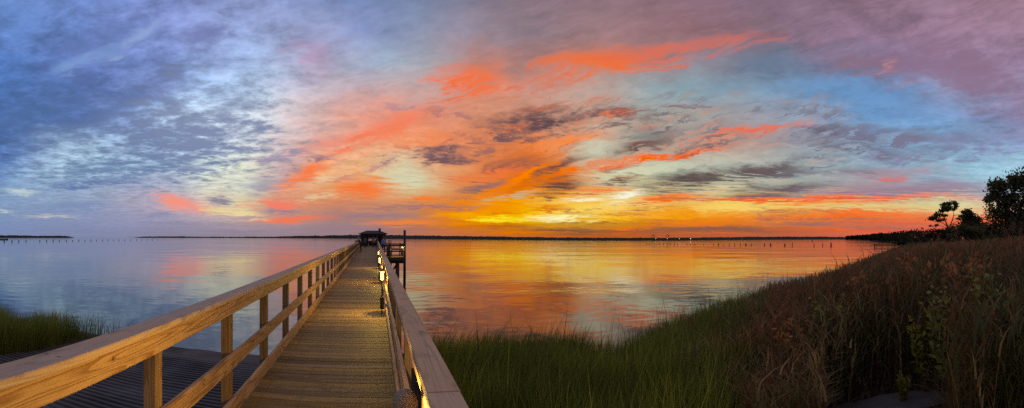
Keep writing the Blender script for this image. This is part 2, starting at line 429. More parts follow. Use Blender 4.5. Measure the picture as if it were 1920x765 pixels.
STREAKS = [  # azimuth, row, half length, half height, tilt (deg, + rises to the right), colour, strength, texture, amount of texture
    # slate altocumulus of the left sky
    (100, 225, 230, 70, 8, (86, 114, 160), .55, 'c', .5),
    (330, 265, 190, 62, -4, (116, 131, 168), .9, 'c', 1.5),
    (200, 322, 170, 26, 0, (110, 134, 172), .9, 'c', 1.4),
    (400, 215, 120, 70, 10, (134, 145, 178), .7, 'c', 1.6),
    (170, 348, 90, 8, 1, (98, 120, 168), .9, 's', .9),
    (345, 320, 60, 15, 4, (128, 138, 175), .75, 's', 1.1),
    (380, 75, 70, 26, 18, (122, 132, 182), .75, 'c', 1.0),
    (200, 90, 130, 40, 20, (110, 130, 188), .5, 'c', 1.4),
    (255, 72, 80, 10, 32, (160, 182, 226), .6, 'c', 1.2),
    (150, 118, 90, 9, 22, (140, 172, 220), .6, 'c', 1.2),
    (40, 360, 45, 7, 2, (196, 212, 212), .9, 's', .9),
    (96, 408, 50, 4, 0, (200, 196, 194), .9, 's', .7),
    (10, 401, 28, 5, -8, (196, 205, 205), .8, 's', .7),
    (150, 390, 110, 8, 2, (118, 140, 182), .7, 's', 1.0),
    (330, 380, 60, 12, -14, (252, 152, 130), .9, 's', 1.1),
    (300, 404, 36, 5, 6, (138, 140, 172), .9, 's', .6),
        (440, 400, 60, 6, -8, (238, 212, 152), .9, 's', .8),
    # pink and orange cirrus of the middle
    (1130, 118, 130, 26, 6, (253, 120, 56), .95, 's', .9),
    (1260, 92, 190, 17, 9, (222, 116, 95), .8, 's', .8),
    (1040, 142, 90, 22, 12, (222, 128, 104), .7, 's', .9),
    (885, 152, 76, 30, -6, (250, 120, 74), .9, 's', .9),
    (590, 98, 55, 22, -25, (188, 152, 186), .5, 's', .9),
    (714, 244, 125, 22, 20, (250, 130, 98), .85, 's', 1.0),
    (600, 268, 60, 12, 20, (242, 148, 130), .6, 's', 1.0),
    (810, 262, 110, 18, 0, (250, 142, 92), .6, 'c', 1.3),
    (520, 297, 50, 11, 0, (165, 148, 172), .75, 'c', 1.0),
    (608, 301, 46, 5, 2, (138, 110, 134), .9, 'c', .9),
    (492, 352, 34, 18, 10, (150, 152, 170), .75, 's', .7),
    (569, 328, 54, 14, 20, (252, 130, 78), .95, 's', .8),
    (604, 342, 36, 8, 14, (238, 214, 168), .85, 's', .8),
    (635, 337, 60, 5, 13, (205, 138, 122), .8, 's', .8),
    (671, 354, 58, 16, 5, (252, 126, 70), .95, 's', .9),
    (600, 372, 50, 5, 6, (226, 214, 170), .75, 's', .9),
    (761, 338, 50, 20, 3, (218, 216, 180), .85, 's', 1.0),
    (710, 314, 42, 6, 12, (196, 134, 130), .8, 's', .8),
    (827, 288, 82, 16, -5, (112, 86, 96), .97, 'c', .95),
    (733, 299, 36, 5, 2, (150, 112, 124), .85, 'c', .8),
    (888, 268, 46, 14, -8, (148, 104, 104), .85, 'c', 1.5),
    (840, 215, 70, 6, -4, (176, 120, 118), .7, 'c', 1.2),
    (745, 205, 40, 5, 4, (176, 138, 152), .7, 'c', 1.0),
    (930, 322, 90, 14, 5, (246, 126, 76), .8, 's', 1.0),
    (894, 354, 66, 11, 10, (143, 110, 106), .97, 's', .8),
    (788, 375, 50, 8, 2, (252, 130, 56), .9, 's', .8),
    # dark cells and bright streaks above the sunset
    (1010, 228, 112, 24, 3, (92, 73, 80), .98, 'c', .8),
    (963, 250, 50, 8, -6, (120, 88, 90), .9, 'c', 1.2),
    (1159, 222, 95, 20, -4, (120, 90, 92), .95, 'c', .9),
    (1278, 202, 52, 7, -3, (132, 106, 110), .9, 'c', .9),
    (1260, 222, 42, 4, -2, (118, 104, 108), .9, 's', .8),
    (1143, 228, 22, 4, 3, (254, 126, 54), .95, 's', .8),
    (1185, 216, 26, 3, 3, (246, 120, 70), .9, 's', .8),
    (1215, 250, 55, 9, 4, (128, 132, 128), .85, 's', 1.0),
    (1330, 240, 70, 7, 3, (140, 132, 136), .8, 's', .9),
    (1068, 264, 95, 13, 6, (253, 145, 82), .95, 's', .8),
    (1112, 281, 50, 13, 14, (206, 207, 182), .9, 's', .8),
    (1210, 275, 84, 14, 20, (112, 82, 80), .97, 's', .75),
    (963, 307, 80, 13, 2, (160, 98, 80), .85, 's', .9),
    (1049, 315, 70, 14, 22, (112, 78, 73), .97, 's', .75),
    (974, 334, 105, 8, 24, (255, 134, 22), 1.0, 's', .65),
    (1202, 302, 190, 8, 11, (254, 108, 38), 1.0, 's', .7),
    (1060, 332, 60, 7, 16, (255, 116, 28), 1.0, 's', .7),
    (1410, 244, 125, 7, 8, (248, 112, 74), .95, 's', .7),
    (1339, 264, 70, 6, 9, (130, 100, 104), .9, 's', .8),
    (1159, 322, 48, 5, 10, (150, 88, 64), .9, 's', .7),
    (1180, 328, 120, 11, 11, (216, 214, 180), .9, 's', .9),
    (1053, 350, 54, 12, 4, (100, 70, 66), .98, 's', .65),
    (1167, 341, 56, 6, 7, (104, 78, 72), .97, 's', .65),
    (1292, 338, 115, 17, 9, (90, 75, 75), .98, 's', 1.0),
    (1433, 319, 110, 12, 6, (98, 85, 86), .97, 's', 1.0),
    (1400, 344, 40, 6, 4, (112, 98, 94), .9, 's', .8),
    (1460, 354, 115, 13, 5, (95, 81, 87), .98, 's', .95),
    (1339, 357, 60, 5, 8, (222, 208, 164), .9, 's', .8),
    (1135, 357, 66, 5, 0, (250, 120, 34), .95, 's', .7),
    (1253, 370, 76, 7, 3, (252, 116, 36), .95, 's', .7),
    (1410, 369, 96, 5, 3, (128, 92, 88), .95, 's', .7),
    (1440, 375, 120, 3.5, 1, (255, 114, 44), 1.0, 's', .6),
    (951, 371, 60, 6, 8, (204, 188, 142), .9, 's', .8),
    (1092, 377, 42, 4, 2, (255, 253, 225), 1.0, 's', .7),
    (1170, 367, 42, 6, 9, (255, 255, 236), 1.0, 's', .7),
    (1023, 371, 28, 4, 1, (122, 78, 58), .98, 's', .5),
    (1021, 393, 54, 6, 4, (226, 118, 32), .9, 's', .8),
    (939, 397, 54, 8, 2, (246, 142, 28), .9, 's', .8),
    (1057, 409, 76, 6, 1, (255, 253, 196), 1.0, 's', .8),
    (931, 413, 60, 5, -1, (255, 236, 66), .95, 's', .8),
    (1233, 399, 40, 4, 0, (238, 146, 56), .9, 's', .8),
    (1370, 393, 130, 7, 1, (251, 216, 118), .9, 's', .8),
    (1250, 414, 90, 3, 0, (196, 118, 60), .8, 's', .8),
    (1398, 412, 130, 6, 1, (250, 144, 50), .9, 's', .9),
    (1480, 404, 60, 3, 3, (176, 120, 92), .8, 's', .8),
    # right sky
    (1620, 252, 200, 12, -1, (118, 112, 134), .85, 's', 1.1),
    (1530, 240, 60, 8, 2, (104, 96, 112), .8, 's', .9),
    (1700, 290, 130, 9, -2, (132, 130, 158), .8, 's', 1.1),
    (1545, 208, 110, 7, -9, (128, 120, 130), .8, 's', .8),
    (1530, 297, 70, 7, -2, (118, 112, 126), .8, 's', .9),
    (1460, 322, 90, 8, 2, (100, 90, 96), .85, 's', .9),
    (1680, 322, 130, 14, 2, (172, 138, 150), .8, 's', 1.0),
    (1675, 333, 46, 7, 8, (222, 122, 116), .75, 's', 1.1),
    (1690, 355, 260, 13, 1, (156, 130, 148), .95, 's', .8),
    (1570, 370, 330, 5, .6, (253, 104, 62), 1.0, 's', .8),
    (1640, 388, 170, 6, 0, (224, 208, 140), .85, 's', .9),
    (1600, 405, 160, 3, 0, (252, 104, 50), .9, 's', .8),
    (1540, 411, 190, 2.5, 0, (150, 100, 98), .85, 's', .8),
    (1640, 416, 150, 3, 0, (250, 108, 62), .9, 's', .8),
    (1660, 427, 130, 3, 0, (160, 100, 98), .8, 's', .8),
    (1560, 430, 120, 2.5, 0, (244, 112, 60), .85, 's', .8),
    (1600, 275, 120, 8, -2, (112, 106, 124), .8, 's', 1.0),
    (1480, 262, 90, 9, 2, (140, 140, 150), .75, 's', 1.1),
    (1560, 318, 100, 8, 2, (130, 124, 134), .75, 's', 1.0),
    (1780, 268, 120, 14, -6, (130, 130, 162), .7, 'c', 1.2),
    (1540, 379, 120, 4, 0, (252, 140, 72), .85, 's', .9),
    (1600, 398, 180, 5, -1, (250, 118, 62), .85, 's', 1.0),
    (1560, 419, 240, 4, 0, (158, 108, 100), .9, 's', .9),
    (1790, 125, 160, 52, -10, (146, 116, 142), .75, 'c', 1.0),
    (1600, 112, 90, 24, -14, (140, 112, 132), .75, 'c', .9),
    (1670, 118, 20, 8, -40, (205, 140, 140), .5, 'c', .9),
    (1640, 180, 150, 26, -8, (110, 152, 200), .6, 's', .9),
    (1440, 112, 60, 16, 0, (106, 122, 146), .6, 's', .9),
    # lines of dark cloud close to the horizon
    (792, 391, 130, 5, 0, (156, 115, 116), .95, 's', .75),
    (698, 404, 100, 6, 0, (156, 124, 133), .9, 's', .75),
    (527, 397, 46, 7, 0, (143, 128, 150), .9, 's', .75),
    (518, 383, 60, 7, 0, (250, 130, 110), .9, 's', .8),
    (557, 412, 80, 6, 3, (252, 125, 88), .95, 's', .75),
    (772, 420, 95, 6, 0, (250, 140, 68), .85, 's', .8),
    (640, 428, 70, 11, 0, (155, 130, 140), .85, 's', .6),
    (445, 400, 54, 8, -6, (238, 216, 162), .85, 's', .8),
    (414, 377, 26, 7, -3, (132, 126, 150), .9, 's', .7),
    (870, 424, 100, 4, 1, (253, 150, 30), .85, 's', .8),
    (880, 405, 70, 4, 0, (254, 170, 30), .85, 's', .8),
    (1065, 434, 105, 6, 0, (130, 87, 60), .95, 's', .7),
    (1331, 430, 200, 6, 0, (140, 94, 74), .92, 's', .75),
    (1178, 428, 55, 2.2, 0, (253, 130, 40), .95, 's', .6),
    (1320, 420, 150, 4, 0, (250, 130, 42), .85, 's', .8),
    (1340, 436, 90, 2, 0, (226, 108, 60), .8, 's', .7),
    (980, 437, 80, 3, 0, (236, 128, 30), .8, 's', .7),
    (1150, 402, 90, 2.5, 2, (206, 128, 50), .8, 's', .9),
    (960, 404, 70, 2.5, 1, (196, 104, 30), .8, 's', .9),
    (1120, 419, 120, 3, 0, (168, 104, 52), .85, 's', .9),
    (930, 425, 90, 3, 0, (176, 98, 44), .85, 's', .9),
    (1230, 388, 80, 3, 5, (190, 126, 70), .8, 's', .9),
    (1480, 397, 110, 3, 1, (170, 112, 88), .85, 's', .9),
]


def build_sky():
    w = bpy.data.worlds.new("World")
    sc.world = w
    w.use_nodes = True
    nt = w.node_tree
    nt.nodes.clear()
    t = NT(nt)
    d = t.n('ShaderNodeTexCoord').outputs['Generated']
    x, y, z = t.sep(d)
    hyp = t.math('SQRT', t.math('ADD', t.math('MULTIPLY', x, x), t.math('MULTIPLY', y, y)))
    hyp = t.math('MAXIMUM', hyp, 1e-4)
    zp = t.math('MAXIMUM', z, 0.0)
    a = t.math('ARCTAN2', x, y)
    X = t.math('MULTIPLY_ADD', a, F, XP)
    H = t.math('MINIMUM', t.math('MULTIPLY', t.math('DIVIDE', zp, hyp), F), 900.0)   # height over the horizon
    # the cloud layer as a flat sheet far overhead, for textures that shrink towards the horizon
    zz = t.math('ADD', zp, 0.055)
    P = t.comb(t.math('DIVIDE', x, zz), t.math('DIVIDE', y, zz), 0.0)
    soft = t.noise(t.comb(t.math('MULTIPLY', X, 1 / 190.0), t.math('MULTIPLY', H, 1 / 75.0), 0.3), 1.0, 3.0, 0.55, out=1)
    fine = t.noise(P, 3.2, 6.0, 0.62, out=1)
    damp = t.step(H, 0.0, 150.0, 0.22, 1.0, 'LINEAR')
    s1 = t.vmath('SUBTRACT', soft, (0.5, 0.5, 0.5))
    s2 = t.vmath('SUBTRACT', fine, (0.5, 0.5, 0.5))
    w1 = t.vmath('MULTIPLY', s1, (85.0, 40.0, 0.0))
    w2 = t.vmath('MULTIPLY', s2, (62.0, 34.0, 0.0))
    wv = t.vmath('SCALE', t.vmath('ADD', w1, w2), s=damp)
    Q = t.vmath('ADD', t.comb(X, H, 0.0), wv)
    Xw, Hw, _ = t.sep(Q)
    rows = sorted(((447 - r, st) for r, st in ROWS), key=lambda q: q[0])
    # textures: 's' drawn-out wisps, 'c' cells of altocumulus
    ca, sa = math.cos(math.radians(12)), math.sin(math.radians(12))
    xr = t.math('ADD', t.math('MULTIPLY', Xw, ca / 150.0), t.math('MULTIPLY', Hw, sa / 150.0))
    yr = t.math('ADD', t.math('MULTIPLY', Xw, -sa / 17.0), t.math('MULTIPLY', Hw, ca / 17.0))
    # flatter wisps towards the horizon
    yr0 = t.math('MULTIPLY', Hw, 1 / 7.0)
    low = t.step(H, 40.0, 130.0, 0.0, 1.0)
    yy = t.math('ADD', t.math('MULTIPLY', yr, low), t.math('MULTIPLY', yr0, t.math('SUBTRACT', 1.0, low)))
    wis = t.noise(t.comb(xr, yy, 0.0), 1.0, 7.0, 0.66, 0.35)
    cel = t.noise(P, 4.3, 7.0, 0.66, 0.3)
    vo = t.n('ShaderNodeTexVoronoi', feature='SMOOTH_F1')
    pw = t.vmath('ADD', P, t.vmath('SCALE', s2, s=0.45))
    t.put(vo.inputs['Vector'], pw)
    vo.inputs['Scale'].default_value = 5.5
    vo.inputs['Smoothness'].default_value = 0.4
    tc = t.math('MULTIPLY_ADD', t.math('SUBTRACT', 0.42, vo.outputs['Distance']), 0.2, t.math('SUBTRACT', cel, 0.5))
    ca, sa = math.cos(math.radians(21)), math.sin(math.radians(21))
    x2 = t.math('ADD', t.math('MULTIPLY', Xw, ca / 70.0), t.math('MULTIPLY', Hw, sa / 70.0))
    y2 = t.math('ADD', t.math('MULTIPLY', Xw, -sa / 8.0), t.math('MULTIPLY', Hw, ca / 8.0))
    y2 = t.math('ADD', t.math('MULTIPLY', y2, low), t.math('MULTIPLY', t.math('MULTIPLY', Hw, 1 / 3.5), t.math('SUBTRACT', 1.0, low)))
    wi2 = t.noise(t.comb(x2, y2, 3.7), 1.0, 5.0, 0.62, 0.4)
    ts = t.math('MULTIPLY_ADD', t.math('SUBTRACT', wi2, 0.5), 0.55, t.math('SUBTRACT', wis, 0.5))
    x3 = t.math('ADD', t.math('MULTIPLY', Xw, ca / 30.0), t.math('MULTIPLY', Hw, sa / 30.0))
    y3 = t.math('ADD', t.math('MULTIPLY', t.math('ADD', t.math('MULTIPLY', Xw, -sa / 5.0), t.math('MULTIPLY', Hw, ca / 5.0)), low), t.math('MULTIPLY', t.math('MULTIPLY', Hw, 1 / 2.4), t.math('SUBTRACT', 1.0, low)))
    wi3 = t.math('SUBTRACT', t.noise(t.comb(x3, y3, 9.1), 1.0, 3.0, 0.6, 0.3), 0.5)
    ce3 = t.math('SUBTRACT', t.noise(P, 15.0, 4.0, 0.65, 0.2), 0.5)
    ts = t.math('MULTIPLY_ADD', wi3, 0.30, ts)
    tc = t.math('MULTIPLY_ADD', ce3, 0.38, tc)
    tex = {'s': ts, 'c': tc}
    # the wisps also drag the colours along
    Xw = t.math('MULTIPLY_ADD', t.math('MULTIPLY', tex['s'], damp), 90.0, Xw)
    Hw = t.math('MULTIPLY_ADD', t.math('MULTIPLY', tex['s'], damp), 60.0, Hw)
    Hw = t.math('MULTIPLY_ADD', t.math('MULTIPLY', tex['c'], damp), 26.0, Hw)
    U = t.math('DIVIDE', t.math('ADD', Xw, 200.0), 2320.0, clamp=True)
    base = None
    prev = 0
    for h, st in rows:
        c = t.ramp(U, [((px + 200.0) / 2320.0, srgb(r, g, b)) for px, r, g, b in st])
        base = c if base is None else t.mix(t.step(Hw, float(prev), float(h), 0, 1, 'LINEAR'), base, c)
        prev = h
    col = base
    # gentle mottling of the sheet itself
    camp = t.math('ADD', t.step(X, 380.0, 760.0, 1.9, 0.5), t.step(X, 1350.0, 1650.0, 0.0, 0.5))
    mott = t.math('MULTIPLY_ADD', t.math('MULTIPLY', tex['c'], damp), t.math('MULTIPLY', camp, -1.0), t.math('MULTIPLY', tex['s'], t.step(X, 300.0, 800.0, 0.25, 0.6)))
    g = t.math('ADD', 1.0, mott)
    gn = t.n('ShaderNodeCombineColor')
    for i in range(3):
        t.put(gn.inputs[i], g)
    col = t.mix(1.0, col, gn.outputs[0], 'MULTIPLY')
    for (px, row, L, Wd, ang, rgb, st, kind, amt) in STREAKS:
        L, Wd = L * 1.15, Wd * 1.3
        c, s = math.cos(math.radians(ang)), math.sin(math.radians(ang))
        h0 = 447.0 - row
        u = t.math('MULTIPLY_ADD', Hw, s / L, -(px * c + h0 * s) / L)
        u = t.math('MULTIPLY_ADD', Xw, c / L, u)
        v = t.math('MULTIPLY_ADD', Hw, c / Wd, (px * s - h0 * c) / Wd)
        v = t.math('MULTIPLY_ADD', Xw, -s / Wd, v)
        r = t.math('SQRT', t.math('MULTIPLY_ADD', u, u, t.math('MULTIPLY', v, v)))
        r = t.math('MULTIPLY_ADD', tex[kind], -amt * (2.3 if kind == 's' else 1.75), r)
        f = t.step(r, 0.08, 1.1, st, 0.0)
        f = t.math('MULTIPLY', f, t.math('MULTIPLY_ADD', tex[kind], 1.3, 1.0, clamp=True))
        col = t.mix(f, col, srgb(*rgb))
    # fine streaks laid over the sunset side: glowing edges and dusky bodies
    eu = t.math('MULTIPLY_ADD', X, 1 / 620.0, -1190.0 / 620.0)
    ev = t.math('MULTIPLY_ADD', H, 1 / 250.0, -110.0 / 250.0)
    er = t.math('SQRT', t.math('MULTIPLY_ADD', eu, eu, t.math('MULTIPLY', ev, ev)))
    reg = t.step(er, 0.35, 1.1, 1.0, 0.0)
    hot = t.math('MULTIPLY', t.step(tex['s'], -0.05, -0.26, 0.0, 0.6), t.math('MULTIPLY', reg, t.step(X, 1250.0, 1650.0, 1.0, 0.3)))
    col = t.mix(hot, col, t.mix(t.step(H, 30.0, 190.0), srgb(255, 150, 36), srgb(252, 128, 82)))
    dsk = t.math('MULTIPLY', t.step(tex['s'], 0.04, 0.26, 0.0, 0.78), t.math('MULTIPLY', reg, t.step(H, 8.0, 60.0, 0.35, 1.0)))
    col = t.mix(dsk, col, srgb(116, 92, 92))
    # beyond the cloud sheet (zenith, behind the eye) the clear dusk sky
    ns = t.n('ShaderNodeTexSky', sky_type='NISHITA')
    ns.sun_disc = False
    ns.sun_elevation = math.radians(2.5)
    ns.sun_rotation = az(1090)
    nis = t.mix(1.0, ns.outputs[0], (0.10, 0.10, 0.10, 1), 'MULTIPLY')
    up = t.step(H, 470.0, 800.0)
    back = t.step(t.math('ABSOLUTE', t.math('SUBTRACT', X, XC)), 1150.0, 1600.0)
    fac = t.math('MAXIMUM', up, back)
    col = t.mix(t.math('MULTIPLY', fac, 0.75), col, t.mix(0.7, nis, (0.30, 0.27, 0.35, 1)))
    hs = t.n('ShaderNodeHueSaturation')
    hs.inputs['Saturation'].default_value = 1.03
    hs.inputs['Value'].default_value = 0.97
    t.put(hs.inputs['Color'], col)
    col = hs.outputs[0]
    bg = t.n('ShaderNodeBackground')
    t.put(bg.inputs[0], col)
    bg.inputs[1].default_value = 1.0
    out = t.n('ShaderNodeOutputWorld')
    t.link(bg.outputs[0], out.inputs[0])
    w.cycles.sampling_method = 'MANUAL'
    w.cycles.sample_map_resolution = 512


build_sky()

# the low sun behind the cloud bank: wide and weak
sl = bpy.data.lights.new('sun', 'SUN')
sl.energy = 0.01
sl.angle = math.radians(30)
sl.color = (1.0, 0.6, 0.3)
so = bpy.data.objects.new('sun', sl)
COL.objects.link(so)
sd = Vector((math.sin(az(1090)) * math.cos(.06), math.cos(az(1090)) * math.cos(.06), math.sin(.06)))
so.rotation_euler = (-sd).to_track_quat('-Z', 'Y').to_euler()

# ------------------------------------------------------------------ camera (a swept panorama)
cd = bpy.data.cameras.new('camera')
cd.type = 'PANO'
cd.panorama_type = 'CENTRAL_CYLINDRICAL'
cd.central_cylindrical_range_u_min = -960.0 / F
cd.central_cylindrical_range_u_max = 960.0 / F
cd.central_cylindrical_range_v_min = -(765.0 - 446.4) / F
cd.central_cylindrical_range_v_max = 446.4 / F
cd.central_cylindrical_radius = 1.0
cd.clip_start = 0.05
cd.clip_end = 60000.0
co = bpy.data.objects.new('camera', cd)
COL.objects.link(co)
co.location = (0, 0, EYE)
yaw = -az(XC)
co.rotation_euler = (Matrix.Rotation(yaw, 4, 'Z') @ Matrix.Rotation(PI / 2, 4, 'X') @ Matrix.Rotation(0.003, 4, 'Z')).to_euler()
sc.camera = co

# ------------------------------------------------------------------ water
def build_water():
    m, t, bs = material('water')
    g = t.n('ShaderNodeNewGeometry').outputs['Position']
    dist = t.vmath('LENGTH', g)
    n1 = t.noise(g, 1.7, 3.0, 0.55, 0.2)
    n4 = t.noise(g, 0.032, 2.0, 0.5)
    n2 = t.noise(g, 0.42, 2.0, 0.5, 0.3)
    n3 = t.noise(g, 0.10, 3.0, 0.5)
    patch = t.noise(g, 0.035, 3.0, 0.55, 0.6)
    amp = t.step(patch, 0.38, 0.62, 0.35, 1.5)
    h = t.math('MULTIPLY_ADD', n1, 0.028, t.math('MULTIPLY', n2, 0.17))
    h = t.math('ADD', h, t.math('MULTIPLY_ADD', n3, 0.7, t.math('MULTIPLY', n4, 1.6)))
    bp = t.n('ShaderNodeBump')
    bp.inputs['Distance'].default_value = 1.0
    fade = t.math('ADD', t.step(dist, 8.0, 90.0, 0.28, 0.15, 'LINEAR'), t.step(dist, 130.0, 420.0, 0.0, 0.16, 'LINEAR'))
    t.put(bp.inputs['Strength'], t.math('MULTIPLY', amp, fade))
    t.put(bp.inputs['Height'], h)
    bs.inputs['Base Color'].default_value = (0.012, 0.018, 0.022, 1)
    bs.inputs['Roughness'].default_value = 0.05
    bs.inputs['IOR'].default_value = 1.7
    bs.inputs['Specular Tint'].default_value = (1.0, 0.93, 0.86, 1)
    t.link(bp.outputs[0], bs.inputs['Normal'])
    R = 30000.0
    me = bpy.data.meshes.new('water')
    me.from_pydata([(-R, -R, 0), (R, -R, 0), (R, R, 0), (-R, R, 0)], [], [(0, 1, 2, 3)])
    me.materials.append(m)
    o = bpy.data.objects.new('water', me)
    COL.objects.link(o)
    tag(o, kind='structure')


build_water()

# ------------------------------------------------------------------ near shore
SHORE = [(-1800, 30), (-800, 26), (-400, 19), (-100, 16), (0, 15.2), (120, 14.2), (230, 13.3), (300, 13.4), (420, 13.0), (560, 12.4), (697, 12.2), (830, 11.4), (1000, 11.3), (1090, 10.9), (1150, 10.3), (1220, 12.2), (1300, 15.2), (1400, 19.5), (1500, 25.5), (1560, 32), (1600, 41), (1640, 58), (1662, 85), (1680, 130), (1696, 200), (1708, 500), (1725, 4000), (3300, 4000)]
SX = np.array([s[0] for s in SHORE], float)
SR = np.array([math.log(s[1]) for s in SHORE])
# near edge of the wooded point that closes the bay on the right
POINT = [(1575, 5200), (1586, 2600), (1600, 1700), (1620, 1050), (1650, 680), (1680, 480), (1700, 380), (1712, 300)]


def shore_r(X):
    return np.exp(np.interp(X, SX, SR))


def ground_z(X, r):
    X = np.asarray(X, float)
    r = np.asarray(r, float)
    rs = shore_r(X)
    e = (rs - r)
    right = np.clip((X - 1150) / 500.0, 0, 1)
    slope = 0.10 + 0.04 * right
    top = 0.55 + 0.55 * right + 0.3 * np.clip((X - 1600) / 300.0, 0, 1)
    land = top * (1 - np.exp(-np.maximum(e, 0) * slope / top))
    sea = np.maximum(-e, 0) * -0.05
    z = np.where(e > 0, land, np.maximum(sea, -1.5))
    # the point
    px = np.array([p[0] for p in POINT], float)
    pr = np.log(np.array([p[1] for p in POINT], float))
    rp = np.exp(np.interp(X, px, pr))
    on = (X > 1575) & (X < 1712) & (r > rp)
    z = np.where(on, np.minimum(0.9, (r - rp) * 0.02), z)
    return z


def land_material():
    m, t, bs = material('marsh_soil')
    g = t.n('ShaderNodeNewGeometry').outputs['Position']
    n1 = t.noise(g, 1.3, 6.0, 0.65)
    n2 = t.noise(g, 14.0, 4.0, 0.6)
    c = t.ramp(n1, [(0.3, (0.018, 0.015, 0.011, 1)), (0.5, (0.035, 0.028, 0.02, 1)), (0.7, (0.05, 0.042, 0.028, 1))])
    c = t.mix(t.step(n2, 0.5, 0.75, 0, .5), c, (0.06, 0.05, 0.035, 1))
    t.put(bs.inputs['Base Color'], c)
    bs.inputs['Roughness'].default_value = 0.9
    bp = t.n('ShaderNodeBump')
    bp.inputs['Strength'].default_value = 0.7
    bp.inputs['Distance'].default_value = 0.05
    t.put(bp.inputs['Height'], n2)
    t.link(bp.outputs[0], bs.inputs['Normal'])
    return m


def sand_material():
    m, t, bs = material('wet_sand')
    g = t.n('ShaderNodeNewGeometry').outputs['Position']
    n1 = t.noise(g, 0.8, 5.0, 0.6)
    n2 = t.noise(g, 30.0, 4.0, 0.6)
    c = t.ramp(n1, [(0.3, (0.055, 0.042, 0.03, 1)), (0.7, (0.135, 0.10, 0.07, 1))])
    c = t.mix(t.step(n2, 0.62, 0.72, 0, .7), c, (0.03, 0.025, 0.02, 1))
    t.put(bs.inputs['Base Color'], c)
    bs.inputs['Roughness'].default_value = 0.75
    bp = t.n('ShaderNodeBump')
    bp.inputs['Strength'].default_value = 0.6
    bp.inputs['Distance'].default_value = 0.03
    t.put(bp.inputs['Height'], t.math('ADD', n2, n1))
    t.link(bp.outputs[0], bs.inputs['Normal'])
    return m


M['soil'] = land_material()
M['sand'] = sand_material()
M['soil_pale'] = plain('packed_silt', (0.10, 0.09, 0.08), 0.95, var=0.55, scale=7)


def grid_mesh(name, P, mat, kind='structure'):
    nr, nc, _ = P.shape
    idx = np.arange(nr * nc).reshape(nr, nc)
    q = np.stack([idx[:-1, :-1], idx[:-1, 1:], idx[1:, 1:], idx[1:, :-1]], -1).reshape(-1, 4)
    o = np_mesh(name, P.reshape(-1, 3), q.ravel(), np.arange(len(q)) * 4, None, mat, smooth=True)
    tag(o, kind=kind)
    return o


def build_ground():
    Xs = np.linspace(-1500, 2900, 520)
    rs = np.geomspace(0.6, 9000, 300)
    XX, RR = np.meshgrid(Xs, rs)
    Z = ground_z(XX, RR)
    A = (XX - XP) / F
    x, y = RR * np.sin(A), RR * np.cos(A)
    # boat ramp side: plain slope towards the water
    bump = 0.05 * np.sin(x * 1.9 + 1.0) * np.sin(y * 1.7) + 0.03 * np.sin(x * 4.3) * np.cos(y * 3.9)
    Z = Z + np.where((Z > 0.12) & (RR < 80), bump, 0)
    P = np.stack([x, y, Z], -1)
    # faces must look up
    grid_mesh('ground', P[:, ::-1], M['soil'])


build_ground()


def disc_patch(name, cx, cy, rx, ry, mat, lift=0.03, rot=0.0, seed=1):
    """an irregular sheet of sand lying on the ground"""
    rg = np.random.default_rng(seed)
    n, k = 48, 9
    ph = rg.random(5) * 6.28
    P = np.zeros((k, n + 1, 3))
    for j in range(n + 1):
        a = 2 * PI * j / n
        w = 1 + 0.13 * math.sin(3 * a + ph[0]) + 0.09 * math.sin(5 * a + ph[1]) + 0.05 * math.sin(9 * a + ph[2])
        for i in range(k):
            s = i / (k - 1)
            u, v = rx * w * s * math.cos(a), ry * w * s * math.sin(a)
            xx = cx + u * math.cos(rot) - v * math.sin(rot)
            yy = cy + u * math.sin(rot) + v * math.cos(rot)
            X = XP + F * math.atan2(xx, yy)
            r = math.hypot(xx, yy)
            z = float(ground_z(X, r)) + lift * (1.6 - 2.6 * s ** 6) + 0.05
            P[i, j] = (xx, yy, z)
    return grid_mesh(name, P, mat)


SANDP = polar(1665, 6.15)
disc_patch('sand', SANDP.x, SANDP.y, 0.95, 0.5, M['soil_pale'], rot=-az(1665), seed=3)

